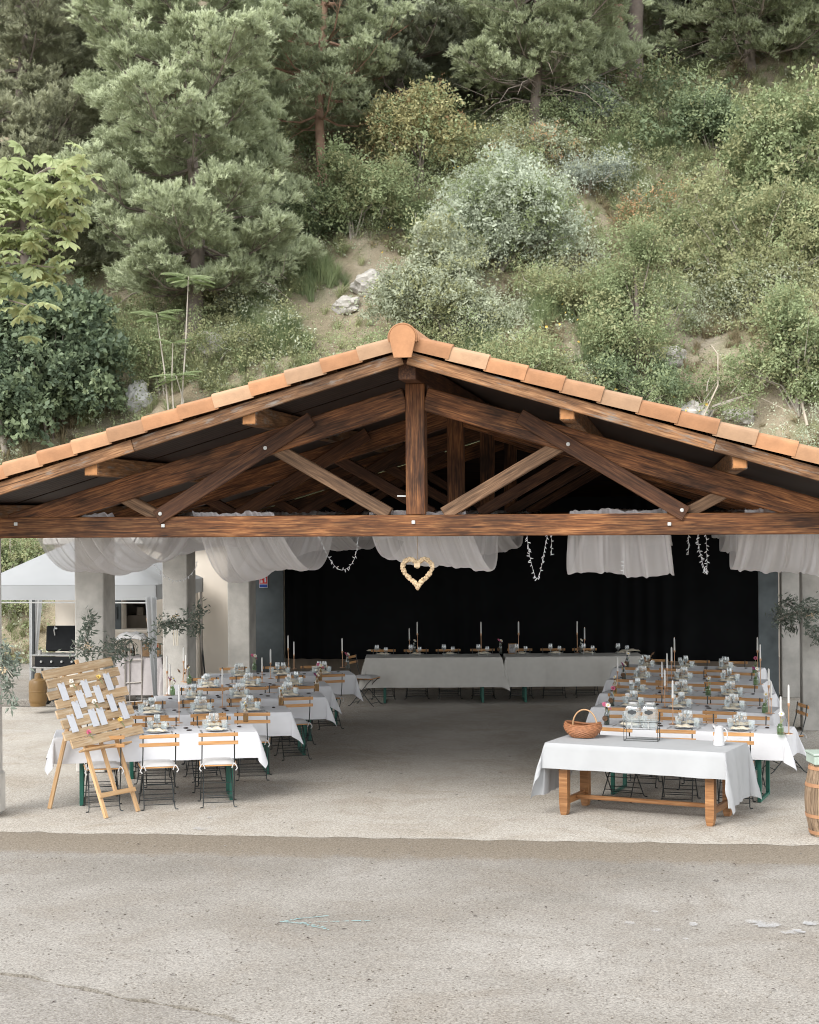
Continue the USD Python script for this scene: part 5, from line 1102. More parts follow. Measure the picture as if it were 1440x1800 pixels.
garland('olive garland trailing down the column at the left picture edge', [([(-6, 1128), (6, 1150), (18, 1170), (34, 1168)], 17.7, 0.05), ([(0, 1160), (8, 1190), (14, 1215), (18, 1240)], 17.7, 0.035), ([(-8, 1140), (4, 1165), (22, 1190)], 17.7, 0.05)], 4, 1.1, white=(2, 1176, 17.7, 4))
tw = []
for px in (305, 309, 312, 1424): tw.append(tube([pick(px, 1108, 24.35), pick(px + 1, 1135, 24.35)], 0.006, 4))
o = obj('twine_tails', join(tw[:3]), 'napkin_cloth'); tag(o, 'pale ribbon tails hanging below the garland with dried blooms', 'ribbon')

# ------------------------------------------------------------------ chalk on the ground
def chalk(name, label, strokes, material, wdt=0.02, seed=0):
    r_ = np.random.default_rng(seed); V, Fq, n0 = [], [], 0
    for pts in strokes:
        P = np.array([G(*q)[:2] for q in pts]); tt = np.linspace(0, len(P) - 1, 8 * len(P)); C = np.stack([np.interp(tt, range(len(P)), P[:, k]) for k in range(2)], 1)
        tg = np.gradient(C, axis=0); tg /= np.linalg.norm(tg, axis=1, keepdims=True) + 1e-9; nr = np.stack([-tg[:, 1], tg[:, 0]], 1); w_ = wdt * (0.5 + r_.uniform(0, 1, len(C)))[:, None]
        L_, R_ = C + nr * w_ / 2, C - nr * w_ / 2
        for i in range(len(C) - 1):
            if r_.uniform() < 0.25: continue
            V += [(*L_[i], 0.009), (*R_[i], 0.009), (*R_[i + 1], 0.009), (*L_[i + 1], 0.009)]; Fq += [[n0, n0 + 1, n0 + 2], [n0, n0 + 2, n0 + 3]]; n0 += 4
    o = obj(name, (np.array(V), np.array(Fq)), material); tag(o, label, 'chalk mark', 'chalk marks on the ground', 'structure'); return o
chalk('chalk_drawing', 'faint turquoise chalk arrow scribbled on the gravel court', [[(492, 1622), (530, 1624), (570, 1622), (610, 1621), (652, 1620)], [(520, 1617), (560, 1613), (578, 1611)], [(495, 1622), (530, 1616), (575, 1612)], [(540, 1628), (565, 1633), (578, 1636)], [(520, 1624), (560, 1629), (576, 1634)]], 'chalk_cyan', 0.014, 1)
def blot(px, py, w, h, seed):
    r_ = np.random.default_rng(seed); a_ = np.linspace(0, 2 * np.pi, 22, endpoint=False); k = 0.6 + 0.4 * r_.uniform(size=22)
    pts = np.array([G(px + w * kk * math.cos(q), py + h * kk * math.sin(q))[:2] for q, kk in zip(a_, k)]); return sheet(pts, 0.0125)
bl = [blot(1107, 1625, 11, 4, 1), blot(1154, 1637, 12, 3, 2), blot(1219, 1627, 10, 4, 3), blot(1151, 1605, 7, 2, 4), blot(1205, 1653, 6, 2, 5)]
o = obj('chalk_drawing', join(bl), 'chalk_white'); tag(o, 'scattered small white chalk blots on the gravel court', 'chalk mark', 'chalk marks on the ground', 'structure')
o = obj('chalk_drawing', join([blot(1350, 1628, 30, 6, 6), blot(1392, 1640, 28, 5, 7), blot(1425, 1625, 20, 5, 8), blot(1325, 1622, 22, 3, 9)]), 'chalk_white'); tag(o, 'broad smeared white chalk patch near the right edge of the court', 'chalk mark', 'chalk marks on the ground', 'structure')
bl = [blot(356, 1458, 20, 3, 10), blot(372, 1421, 10, 4, 11), blot(368, 1438, 6, 2, 12)]
o = obj('chalk_drawing', join(bl), 'chalk_white'); tag(o, 'white chalk smear on the floor edge before the front left table', 'chalk mark', 'chalk marks on the ground', 'structure')
# ------------------------------------------------------------------ hillside planting
def quats(dirs, spin):
    """Quaternions (w, x, y, z) that turn +z onto each direction after a spin about it."""
    d = dirs / np.linalg.norm(dirs, axis=1, keepdims=True)
    w = 1 + d[:, 2]; q = np.stack([w, -d[:, 1], d[:, 0], 0 * w], 1); q[w < 1e-4] = (0, 1, 0, 0)
    q /= np.linalg.norm(q, axis=1, keepdims=True); s = np.stack([np.cos(spin / 2), 0 * spin, 0 * spin, np.sin(spin / 2)], 1)
    a, b = q, s
    return np.stack([a[:, 0] * b[:, 0] - a[:, 3] * b[:, 3], a[:, 1] * b[:, 0] + a[:, 2] * b[:, 3], a[:, 2] * b[:, 0] - a[:, 1] * b[:, 3], a[:, 0] * b[:, 3] + a[:, 3] * b[:, 0]], 1)
def scatter(name, parent, shapes, material, pos, dirs, spin, scale, which, proto_name, **kw):
    path = numbered(pathof(parent), name); pi = UsdGeom.PointInstancer.Define(stage, path); rel = pi.CreatePrototypesRel()
    mats = material if isinstance(material, list) else [material] * len(shapes)
    for k, s in enumerate(shapes):
        g = usdkit.mesh(stage, f'{path}/{proto_name}' + (f'_{k:03d}' if k else ''), s, M[mats[k]]); rel.AddTarget(g.GetPath())
    pi.CreatePositionsAttr(Vt.Vec3fArray.FromNumpy(np.asarray(pos, np.float32)))
    q = quats(np.asarray(dirs, float), np.asarray(spin, float))
    pi.CreateOrientationsAttr(Vt.QuathArray([Gf.Quath(*map(float, r)) for r in q]))
    sc = np.asarray(scale, np.float32); sc = np.repeat(sc[:, None], 3, 1) if sc.ndim == 1 else sc
    pi.CreateScalesAttr(Vt.Vec3fArray.FromNumpy(sc)); pi.CreateProtoIndicesAttr(Vt.IntArray.FromNumpy(np.asarray(which, np.int32)))
    tag(pi, kw.get('label'), kw.get('cat'), kw.get('group'), kw.get('kind', 'stuff'))
    return pi.GetPrim()
def needle_spray(seed, twigs=9, needles=34, length=0.20, nl=0.085, w=0.014):
    r_ = np.random.default_rng(seed); V = []
    for k in range(twigs):
        a = r_.uniform(0, 6.28); out = r_.uniform(0.1, 1.0); d = np.array([math.cos(a) * out, math.sin(a) * out, 0.75 + 0.3 * r_.uniform()]); d /= np.linalg.norm(d)
        b = np.array([math.cos(a + 0.5), math.sin(a + 0.5), 0]) * r_.uniform(0, 0.16); L = length * r_.uniform(0.7, 1.2)
        for j in range(needles):
            s = r_.uniform(0.15, 1.0); p = b + d * L * s; e = r_.normal(size=3); e -= d * (e @ d); e /= np.linalg.norm(e); t = d * 0.75 + e * r_.uniform(0.45, 0.95); t /= np.linalg.norm(t)
            n_ = np.cross(t, np.array([0, 0, 1.0]) + r_.normal(size=3) * 0.35); n_ /= np.linalg.norm(n_); l = nl * r_.uniform(0.75, 1.15)
            V.append([p - n_ * w / 2, p + n_ * w / 2, p + t * l])
    V = np.array(V).reshape(-1, 3); return V, np.arange(len(V)).reshape(-1, 3)
def leaf_clump(seed, n=46, R=0.30, ll=0.075, lw=0.5, up=0.6, droop=0.15):
    """A handful of leafy twigs spreading from one point up and outwards."""
    r_ = np.random.default_rng(seed); V, Fq = [], []; ll = ll * 1.2; tw = 5
    for k in range(tw):
        a = k * 6.283 / tw + r_.uniform(-0.5, 0.5); o = r_.uniform(0.15, 1.1); d = np.array([math.cos(a) * o, math.sin(a) * o, r_.uniform(0.35, 1.0)]); d /= np.linalg.norm(d); L = R * r_.uniform(0.9, 1.75); b0 = r_.normal(size=3) * R * 0.28
        for j in range(n // tw):
            s_ = r_.uniform(0.05, 1.0); p = b0 + d * L * s_ - np.array([0, 0, droop * L * s_ * s_]) + r_.normal(size=3) * R * 0.10
            t = d * 0.5 + r_.normal(size=3) * 0.75; t[2] -= 0.15; t /= np.linalg.norm(t)
            nrm = r_.normal(size=3) * 0.45 + np.array([0, 0, up * 1.6]); s = np.cross(nrm, t); s /= np.linalg.norm(s); nn_ = np.cross(t, s); l = ll * r_.uniform(0.6, 1.25); w = l * lw
            i = len(V); V += [p, p + t * l * 0.45 + s * w / 2 + nn_ * 0.08 * l, p + t * l, p + t * l * 0.45 - s * w / 2 + nn_ * 0.08 * l]; Fq += [[i, i + 1, i + 2], [i, i + 2, i + 3]]
    return np.array(V), np.array(Fq)
def blade_tuft(seed, n=44, h=0.36, spread=0.24, w=0.007, bend=0.5):
    r_ = np.random.default_rng(seed); V, Fq = [], []
    for k in range(n):
        a = r_.uniform(0, 6.28); r = r_.uniform(0, 0.09); b = np.array([math.cos(a) * r, math.sin(a) * r, -0.03]); a2 = a + r_.normal() * 0.6; o = np.array([math.cos(a2), math.sin(a2), 0]); L = h * r_.uniform(0.55, 1.15); sp = spread * r_.uniform(0.2, 1.2)
        s = np.array([-o[1], o[0], 0]) * w; m1 = b + np.array([0, 0, L * 0.6]) + o * sp * 0.4; e = b + np.array([0, 0, L * (1 - bend * r_.uniform(0, 0.6))]) + o * sp * 1.3
        i = len(V); V += [b - s, b + s, m1 + s * 0.8, m1 - s * 0.8, e]; Fq += [[i, i + 1, i + 2], [i, i + 2, i + 3], [i + 3, i + 2, i + 4]]
    return np.array(V), np.array(Fq)
SPRAY = [needle_spray(k) for k in (1, 2, 3)]
def pine(label, base, h, R, cb, seed, needles='pine_needles', bark='bark', lean=(0, 0), dens=1.0, dead=5, name='pine_tree', r0=0.17):
    r_ = np.random.default_rng(seed); t = thing(name, label, 'tree', base)
    n = 14; zz = np.linspace(-0.4, h, n); zc = np.clip(zz / h, 0, 1); bx = lean[0] * zc ** 1.4 + 0.10 * np.sin(zz * 0.9 + seed); by = lean[1] * zc ** 1.4 + 0.08 * np.sin(zz * 0.7 + seed * 2)
    bx -= bx[0]; by -= by[0]
    T = np.stack([bx, by, zz], 1); obj('trunk', tube(T, r0 * (1 - 0.86 * np.clip(zz / h, 0, 1)) * (1 + 0.35 * np.exp(-np.maximum(zz, 0) * 2.2)), 9), bark, t, smooth=60)
    tp = lambda z: np.array([np.interp(z, zz, bx), np.interp(z, zz, by), z])
    pos, dr, sc, limbs = [], [], [], []
    z = cb * h
    while z < h * 0.985:
        q = max(0.0, (z / h - cb) / (1 - cb)); Lmax = R * (1 - q ** 1.7) * (0.55 + 0.45 * min(1, q * 4 + 0.35)) + 0.25
        nb = int(r_.integers(4, 7)); a0 = r_.uniform(0, 6.28)
        for k in range(nb):
            a = a0 + k * 6.283 / nb + r_.normal() * 0.25; L = Lmax * r_.uniform(0.62, 1.12); rise = (-0.10 + 0.55 * q) + r_.normal() * 0.08
            o = np.array([math.cos(a), math.sin(a), 0]); p0 = tp(z + r_.normal() * 0.06)
            ctrl = [p0 + o * L * s + np.array([0, 0, L * (rise * s - 0.16 * math.sin(s * 3.1) + 0.20 * s * s)]) for s in (0, 0.3, 0.6, 0.85, 1.0)]
            limbs.append(tube(ctrl, np.array([0.040, 0.030, 0.020, 0.011, 0.005]) * (0.5 + L / 3.2), 5, cap=False))
            C = np.array(ctrl); m_ = int((14 + 27 * L) * dens)
            for j in range(m_):
                s = 0.30 + 0.72 * r_.uniform() ** 0.75; p = np.array([np.interp(s, (0, 0.3, 0.6, 0.85, 1.0), C[:, i]) for i in range(3)])
                wd = 0.36 * L * (0.35 + 0.9 * math.sin(min(s, 1) * 2.6)); lat = r_.uniform(-1, 1); side = np.array([-o[1], o[0], 0])
                p = p + side * lat * wd + np.array([0, 0, 0.20 * (1 - lat * lat) + r_.uniform(-0.10, 0.12)]) + r_.normal(size=3) * 0.04
                pos.append(p); dr.append(o * 0.45 + side * lat * 0.35 + np.array([0, 0, 0.8]) + r_.normal(size=3) * 0.25); sc.append(r_.uniform(0.75, 1.3))
                if j % 6 == 0: limbs.append(tube([np.array([np.interp(max(s - 0.2, 0), (0, 0.3, 0.6, 0.85, 1.0), C[:, i]) for i in range(3)]), p], [0.010, 0.004], 3, cap=False))
        z += r_.uniform(0.55, 0.95) * (0.6 + h / 22)
    for k in range(dead):      # bare lower limbs
        z = h * r_.uniform(0.08, cb + 0.06); a = r_.uniform(0, 6.28); o = np.array([math.cos(a), math.sin(a), 0]); L = R * r_.uniform(0.4, 0.9); p0 = tp(z)
        ctrl = [p0, p0 + o * L * 0.4 + [0, 0, 0.05], p0 + o * L * 0.75 + [0, 0, -0.10 * L], p0 + o * L + [0, 0, -0.30 * L]]
        limbs.append(tube(ctrl, [0.024, 0.017, 0.011, 0.004], 4, cap=False))
        for j in range(4):
            s = r_.uniform(0.4, 0.95); b = p0 + o * L * s; limbs.append(tube([b, b + r_.normal(size=3) * 0.28 + o * 0.25], [0.008, 0.002], 3, cap=False))
    n_ = len(pos)
    obj('boughs', join(limbs), bark, t, kind='stuff')
    scatter('crown', t, SPRAY, needles, pos, dr, r_.uniform(0, 6.28, n_), np.array(sc) * (0.95 + 0.1 * R / 3), r_.integers(0, 3, n_), 'spray')
    return t
CL = {}
MIX = {'leaf_blue': 'leaf_mid', 'leaf_sage': 'leaf_olive', 'leaf_mid': 'leaf_olive', 'leaf_olive': 'leaf_mid', 'leaf_dark': 'leaf_mid', 'leaf_gold': 'leaf_mid', 'leaf_grey': 'leaf_sage', 'leaf_shade': 'leaf_dark'}
def clumps(ll, lw, R=0.30, n=46, up=0.6):
    key = (ll, lw, R, n, up)
    if key not in CL: CL[key] = [leaf_clump(k * 7 + int(ll * 1000), n, R, ll, lw, up) for k in range(3)]
    return CL[key]
def bush(label, base, lobes, n, material, seed, ll=0.075, lw=0.55, stem=True, name='shrub', cat='shrub', trunk_h=0.0, shell=0.5, R=0.30, nl=46, up=0.6, stems=7, plume=None, group=None, lay=0):
    """lobes: (dx, dz, rx, rz) ellipsoids about the base, in metres; the crown's clumps lie mostly in their outer shells."""
    r_ = np.random.default_rng(seed); t = thing(name, label, cat, base, 0, group)
    L = []
    for dx, dz, rx, rz in lobes:
        L.append((dx, dz, rx * 0.72, rz * 0.72, 0.0))
        for k in range(8):
            a = r_.uniform(0, 6.28); e = r_.uniform(-0.35, 1.0); ce = math.sqrt(max(0, 1 - e * e)); f_ = r_.uniform(0.30, 0.56)
            L.append((dx + rx * 0.78 * ce * math.cos(a), dz + rz * 0.78 * e, rx * f_, rz * f_ * r_.uniform(0.75, 1.15), rx * 0.7 * ce * math.sin(a)))
    L = np.array(L, float); vol = L[:, 2] ** 1.5 * L[:, 3] ** 0.7; pick_ = r_.choice(len(L), n, p=vol / vol.sum())
    u = r_.normal(size=(n, 3)); u /= np.linalg.norm(u, axis=1, keepdims=True); rr = shell + (1 - shell) * r_.uniform(size=n) ** 0.5
    rr = rr * np.where(r_.uniform(size=n) < 0.10, r_.uniform(1.05, 1.4, n), 1.0) * (1 + 0.34 * (meshkit.fbm(u * 2.2 + L[pick_, :1] + seed, 3, seed) - 0.5) * 2)
    c = np.stack([L[pick_, 0], L[pick_, 4], L[pick_, 1]], 1)
    P = c + u * rr[:, None] * np.stack([L[pick_, 2], L[pick_, 2] * 0.9, L[pick_, 3]], 1)
    if lay: P[:, 2] = P[:, 2] + (np.round(P[:, 2] / lay) * lay - P[:, 2]) * 0.75
    w3 = np.stack([meshkit.fbm(P * 0.9 + seed + 40 * k, 3, seed + k) - 0.5 for k in range(3)], 1); P = P + w3 * np.array([1.5, 1.2, 1.1]) * min(1.0, 0.55 + L[:, 2].max() * 0.3)
    hole = meshkit.fbm(P * 1.5 + seed, 2, seed + 9); keep = hole > 0.40 + 0.06 * r_.normal(size=n); P, u = P[keep], u[keep]; n = len(P)
    gz = hill_z(P[:, 0] + base[0], P[:, 1] + base[1]) - base[2]; ok = P[:, 2] > gz - 0.05
    P, u = P[ok], u[ok]; n = len(P)
    scatter('crown', t, clumps(ll, lw, R, nl, up), [material, material, MIX.get(material, material)], P, u * 0.9 + np.array([0, 0, 0.55]) + r_.normal(size=(n, 3)) * 0.4, r_.uniform(0, 6.28, n), r_.uniform(0.55, 1.4, n), np.where(r_.uniform(size=n) < 0.72, r_.integers(0, 2, n), 2), 'leaf_clump')
    if plume:
        k = plume * 2; sel = r_.choice(n, min(k, n), replace=False); sel = sel[np.argsort(-u[sel, 2])][: max(1, int(len(sel) * 0.75))]
        scatter('blossom', t, clumps(0.055, 0.5, 0.22, 34), 'leaf_plume', P[sel] + u[sel] * 0.16, u[sel], r_.uniform(0, 6, len(sel)), r_.uniform(0.6, 1.1, len(sel)), r_.integers(0, 3, len(sel)), 'plume')
    if stem:
        S_ = []
        for k in range(stems):
            j = r_.integers(0, n); e = P[j]; b = np.array([r_.normal() * 0.08, r_.normal() * 0.08, -0.2]); mid = b * 0.5 + e * 0.5 + np.array([0, 0, 0.15 * np.linalg.norm(e)]) * 0.6
            mid[:2] = b[:2] * 0.7 + e[:2] * 0.3; w = 0.018 + 0.006 * np.linalg.norm(e)
            S_.append(tube([b, mid, e], [w, w * 0.6, 0.004], 5, cap=False))
        for k in range(int(n / (55 if stems < 12 else 26)) + 4):
            j = r_.integers(0, n); e = P[j] * r_.uniform(0.98, 1.12); b = e * 0.62 + r_.normal(size=3) * 0.12; S_.append(tube([b, (b + e) / 2 + r_.normal(size=3) * 0.06, e], [0.013, 0.009, 0.004], 4, cap=False))
        if trunk_h: S_.append(tube([(0, 0, -0.3), (0.05, 0, trunk_h * 0.5), (0.0, 0, trunk_h)], [0.07, 0.055, 0.04], 7))
        obj('trunk' if trunk_h else 'stem', join(S_), 'bark' if trunk_h else 'twig_grey', t)
    return t
def on_hill(px, py):
    q, d = hill_hit(px, py); return np.array([q[0], q[1], float(hill_z(q[0], q[1]))]), d
PIN = [  # (px, py of the foot), height, crown radius, bare share, tone, bark, label
    ((335, 606), 12.5, 3.15, 0.12, 'pine_needles', 'bark', 1.25, 'tall layered pine with broad grey-green tiers above the left roof slope', 8),
    ((40, 520), 13.0, 3.3, 0.10, 'pine_needles_brown', 'bark', 1.05, 'brown-tinged dense pine at the upper left corner', 4),
    ((150, 360), 12.0, 3.0, 0.15, 'pine_needles_brown', 'bark', 0.9, 'dark pine standing behind the brown-tinged one', 3),
    ((572, 345), 11.0, 2.6, 0.20, 'pine_needles', 'bark_red', 0.72, 'slender open pine with a reddish bare trunk', 6),
    ((470, 250), 12.0, 2.8, 0.15, 'pine_needles', 'bark_red', 0.9, 'pale pine between the layered pine and the red-trunked pine', 3),
    ((700, 250), 13.0, 3.0, 0.12, 'pine_needles_dark', 'bark', 0.95, 'deep green pine behind the golden shrub', 3),
    ((936, 232), 9.5, 3.1, 0.16, 'pine_needles', 'bark', 0.95, 'spreading pine with a pale crooked trunk and bare lower limbs', 14),
    ((862, 190), 11.0, 2.6, 0.24, 'pine_needles', 'bark_red', 0.8, 'thin pine just left of the crooked pine', 10),
    ((842, 186), 11.0, 2.4, 0.22, 'pine_needles_dark', 'bark', 0.7, 'thin dark pine, leftmost trunk of the hilltop group', 8),
    ((1072, 142), 13.0, 2.2, 0.55, 'pine_needles_dark', 'bark', 0.8, 'straight bare-trunked pine, first of the three dark trunks', 4),
    ((1093, 150), 13.0, 2.2, 0.58, 'pine_needles_dark', 'bark_red', 0.8, 'straight pine with a lighter trunk, middle of the three trunks', 4),
    ((1118, 146), 14.0, 2.4, 0.60, 'pine_needles_dark', 'bark', 0.8, 'thickest straight pine, last of the three dark trunks', 4),
    ((1003, 118), 13.0, 1.9, 0.62, 'pine_needles_dark', 'bark', 0.7, 'slender bare pine trunk left of the three dark trunks', 5),
    ((1040, 128), 13.0, 1.9, 0.60, 'pine_needles_dark', 'bark_red', 0.7, 'slender reddish pine trunk close to the three dark trunks', 5),
    ((1165, 120), 13.0, 1.9, 0.62, 'pine_needles_dark', 'bark', 0.7, 'slender bare pine trunk right of the three dark trunks', 6),
    ((1195, 105), 13.0, 1.8, 0.60, 'pine_needles_dark', 'bark_red', 0.7, 'thin leaning pine trunk before the twisted pine', 6),
    ((900, 150), 12.0, 1.9, 0.55, 'pine_needles_dark', 'bark', 0.7, 'thin bare trunk between the crooked pine and its left neighbour', 6),
    ((1322, 128), 10.0, 3.9, 0.07, 'pine_needles', 'bark', 0.95, 'wide pine with twisted bare limbs at the upper right', 14),
    ((1250, 118), 11.0, 2.3, 0.14, 'pine_needles_dark', 'bark', 0.85, 'dark pine between the three trunks and the twisted pine', 6),
    ((1430, 90), 11.0, 3.2, 0.06, 'pine_needles', 'bark', 0.9, 'pine cut by the right picture edge at the hilltop', 4),
]
for i, (pp, h, R, cb, nd, bk, dn, lab, dd_) in enumerate(PIN):
    b, dist = on_hill(*pp); pine(lab, b, h, R, cb, 100 + i, nd, bk, dens=dn, dead=dd_, r0=0.20 if i == 0 else (0.26 if i == 11 else (0.19 if i in (9, 10) else (0.11 if 11 < i < 17 else 0.15))), lean=(0.3 * math.sin(i * 2.1), 0))
r_ = np.random.default_rng(77)
from collections import Counter
wood_n = Counter()
for i in range(26):      # the wood that closes the view higher up
    x = -20 + i * 1.42 + r_.uniform(-0.6, 0.6); y = 60.0 + (i % 3) * 4.5 + r_.uniform(-1, 1); z = float(hill_z(x, y))
    w = ['behind the upper left pines', 'behind the layered pine', 'behind the red-trunked pine', 'behind the crooked pine', 'behind the three dark trunks', 'behind the twisted pine'][min(5, int(i / 4.4))]
    wood_n[w] += 1; pine(f'tall dark pine of the hilltop wood, {["first", "second", "third", "fourth", "fifth"][wood_n[w] - 1]} from the left {w}', (x, y, z), r_.uniform(12, 15), r_.uniform(2.6, 3.2), 0.16, 300 + i, 'pine_needles_dark', 'bark', dens=0.62, dead=1, name='wood_pine')
    tag(stage.GetPrimAtPath('/World/wood_pine' + (f'_{i:03d}' if i else '')), group='pines of the closing wood ' + w)

B = lambda px, py: on_hill(px, py)[0]
PXM = lambda px, py: on_hill(px, py)[1] / F     # metres per pixel there
def lob(px, py, L):
    k = PXM(px, py); return [((x - px) * k, (py - y) * k, rx * k, rz * k) for x, y, rx, rz in L]
SH = [
 ((740, 345), [(745, 250, 78, 70), (700, 270, 50, 40), (790, 255, 52, 42), (750, 200, 50, 38)], 620, 'leaf_gold', 'golden-green little tree with orange tinted tips and a bare stem', dict(trunk_h=1.0, ll=0.07, plume=40, name='small_tree', cat='tree')),
 ((880, 478), [(880, 380, 110, 75), (820, 400, 70, 55), (950, 400, 80, 60), (870, 320, 70, 40), (930, 440, 70, 45), (850, 440, 60, 40)], 1500, 'leaf_blue', 'big rounded blue-green bush in the middle of the slope', dict(ll=0.065)),
 ((785, 602), [(780, 500, 85, 75), (740, 540, 60, 50), (830, 560, 60, 50), (760, 440, 60, 40), (700, 520, 40, 40)], 1150, 'leaf_sage', 'pale sage green bush right above the roof ridge', dict(ll=0.06)),
 ((620, 415), [(630, 340, 70, 48), (570, 370, 50, 35), (690, 330, 40, 40), (600, 300, 50, 30)], 700, 'leaf_mid', 'loose mid-green bush left of the golden tree', dict(ll=0.065)),
 ((560, 430), [(560, 400, 60, 40), (515, 400, 40, 30), (610, 425, 40, 26)], 480, 'leaf_dark', 'dark low bush beside the layered pine tiers', dict(ll=0.06)),
 ((1250, 262), [(1245, 215, 55, 42), (1290, 235, 40, 32), (1215, 225, 32, 28)], 560, 'leaf_dark', 'dark blue-green bush under the twisted pine', dict(ll=0.07)),
 ((1395, 420), [(1400, 250, 90, 85), (1340, 280, 70, 60), (1430, 340, 70, 70), (1370, 350, 70, 60), (1330, 220, 50, 40), (1445, 190, 60, 60)], 1500, 'leaf_mid', 'tall light green hazel at the right edge of the slope', dict(ll=0.08, stems=12)),
 ((1330, 560), [(1330, 420, 95, 80), (1270, 440, 70, 60), (1390, 470, 80, 70), (1300, 500, 70, 50), (1250, 380, 60, 46), (1420, 540, 60, 60)], 1700, 'leaf_olive', 'wide olive green thicket at the right of the slope', dict(ll=0.065, stems=16)),
 ((1405, 720), [(1410, 600, 60, 70), (1350, 640, 50, 45), (1430, 680, 45, 45), (1380, 560, 50, 40)], 760, 'leaf_mid', 'thin green bush with grey stems over the right roof end', dict(ll=0.06, stems=14, shell=0.3)),
 ((1118, 655), [(1115, 470, 45, 55), (1110, 540, 65, 48), (1125, 600, 75, 50), (1080, 510, 40, 36), (1160, 540, 46, 40)], 950, 'leaf_mid', 'layered young hornbeam with flat sprays right of the ridge', dict(ll=0.055, lay=0.28, trunk_h=2.2, name='small_tree', cat='tree')),
 ((1130, 720), [(1120, 660, 60, 34), (1165, 690, 45, 28)], 380, 'leaf_dark', 'dark leafy undergrowth at the foot of the young hornbeam', dict(ll=0.06)),
 ((1190, 480), [(1190, 430, 60, 44), (1150, 470, 46, 36), (1220, 480, 46, 36)], 560, 'leaf_olive', 'yellow-green bush left of the wide olive thicket', dict(ll=0.06)),
 ((1150, 425), [(1150, 385, 46, 30), (1185, 370, 36, 26), (1110, 400, 30, 22)], 300, 'leaf_olive', 'smoke bush with pinkish orange plumes on the open slope', dict(ll=0.055, plume=110)),
 ((975, 300), [(975, 262, 52, 30), (930, 270, 36, 26), (890, 275, 36, 26)], 380, 'leaf_sage', 'smoke bush with pale orange tips below the crooked pine', dict(ll=0.06, plume=70)),
 ((1040, 210), [(1040, 188, 40, 24), (1010, 200, 26, 18)], 240, 'leaf_grey', 'small silvery whitebeam bush by the crooked pine', dict(ll=0.07)),
 ((700, 660), [(690, 620, 40, 24)], 120, 'leaf_mid', 'small low bush showing just over the ridge tile', dict(ll=0.05)),
 ((930, 700), [(930, 650, 60, 40), (870, 640, 46, 36), (985, 680, 46, 30)], 420, 'leaf_olive', 'low yellow-green bush over the right roof slope', dict(ll=0.055)),
 ((1030, 340), [(1030, 310, 40, 22), (1070, 300, 34, 20)], 220, 'leaf_grey', 'low grey-leaved bush on the open grassy slope', dict(ll=0.05)),
 ((1010, 560), [(1010, 520, 50, 34), (960, 500, 40, 28)], 360, 'leaf_olive', 'olive low bush under the big blue-green bush', dict(ll=0.05)),
 ((90, 760), [(80, 620, 95, 80), (150, 680, 75, 60), (20, 560, 80, 70), (30, 700, 80, 70), (120, 570, 60, 45), (185, 640, 40, 50)], 1700, 'leaf_shade', 'dense dark green maple above the left roof end', dict(ll=0.10, lw=0.7, lay=0.26, trunk_h=2.0, name='small_tree', cat='tree')),
 ((290, 690), [(285, 640, 34, 40), (250, 615, 28, 24)], 190, 'leaf_mid', 'thin weedy bush between the maple and the layered pine', dict(ll=0.05, shell=0.2)),
 ((380, 640), [(375, 600, 34, 22), (420, 610, 30, 20)], 160, 'leaf_olive', 'low grassy bush at the foot of the layered pine', dict(ll=0.045)),
 ((1230, 740), [(1230, 690, 50, 36), (1290, 700, 40, 36)], 320, 'leaf_mid', 'straggling green bush above the bare bank on the right', dict(ll=0.055, shell=0.2, stems=10)),
 ((8, 1040), [(20, 970, 60, 40), (-20, 985, 50, 50)], 300, 'leaf_mid', 'leafy bush on the bank seen over the white tent', dict(ll=0.05)),
 ((20, 1085), [(10, 1068, 40, 16), (45, 1070, 30, 14)], 120, 'leaf_mid', 'low bush on the dry bank seen under the white tent', dict(ll=0.04)),
]
for i, (fp, L, n, m_, lab, kw) in enumerate(SH):
    bush(lab, B(*fp), lob(*fp, L), n, m_, 500 + i, **kw)

# broom, grass and dry stalks on the open slope
TUFT = [blade_tuft(k) for k in (1, 2, 3)]
BROOM = [blade_tuft(k + 10, n=90, h=0.62, spread=0.34, w=0.005, bend=0.25) for k in (1, 2)]
for i, (px, py, n, sp, w) in enumerate(((730, 398, 24, 26, 'beside the golden tree stem'), (485, 605, 40, 46, 'above the middle of the left roof slope'), (960, 560, 34, 40, 'right of the sage bush'), (545, 500, 26, 40, 'below the layered pine tiers'),
                           (1170, 250, 40, 52, 'under the three dark trunks'), (445, 560, 18, 30, 'right of the pine trunk'), (1040, 620, 22, 34, 'left of the young hornbeam'), (860, 620, 26, 40, 'over the first right roof tiles'), (640, 390, 14, 22, 'between the mid-green bush and the bare earth'), (1090, 300, 30, 44, 'on the open slope under the crooked pine'))):
    rr_ = np.random.default_rng(900 + i); c = B(px, py); k = PXM(px, py); xy = c[:2] + rr_.normal(size=(n, 2)) * np.array([sp * k * 0.55, sp * k * 0.55]); P = np.column_stack([xy - c[:2], hill_z(xy[:, 0], xy[:, 1]) - c[2]])
    t = thing('broom_shrub', f'upright fine-stemmed green broom {w}', 'shrub', c)
    scatter('crown', t, BROOM, 'leaf_broom', P, np.array([0, 0, 1.0]) + rr_.normal(size=(n, 3)) * 0.18, rr_.uniform(0, 6, n), rr_.uniform(0.7, 1.25, n), rr_.integers(0, 2, n), 'stem_tuft')
BARE = [(on_hill(640, 545)[0], 1.5), (on_hill(585, 590)[0], 0.9), (on_hill(1235, 690)[0], 1.5), (on_hill(1340, 735)[0], 1.3), (on_hill(1010, 370)[0], 1.0), (on_hill(300, 745)[0], 0.8)]
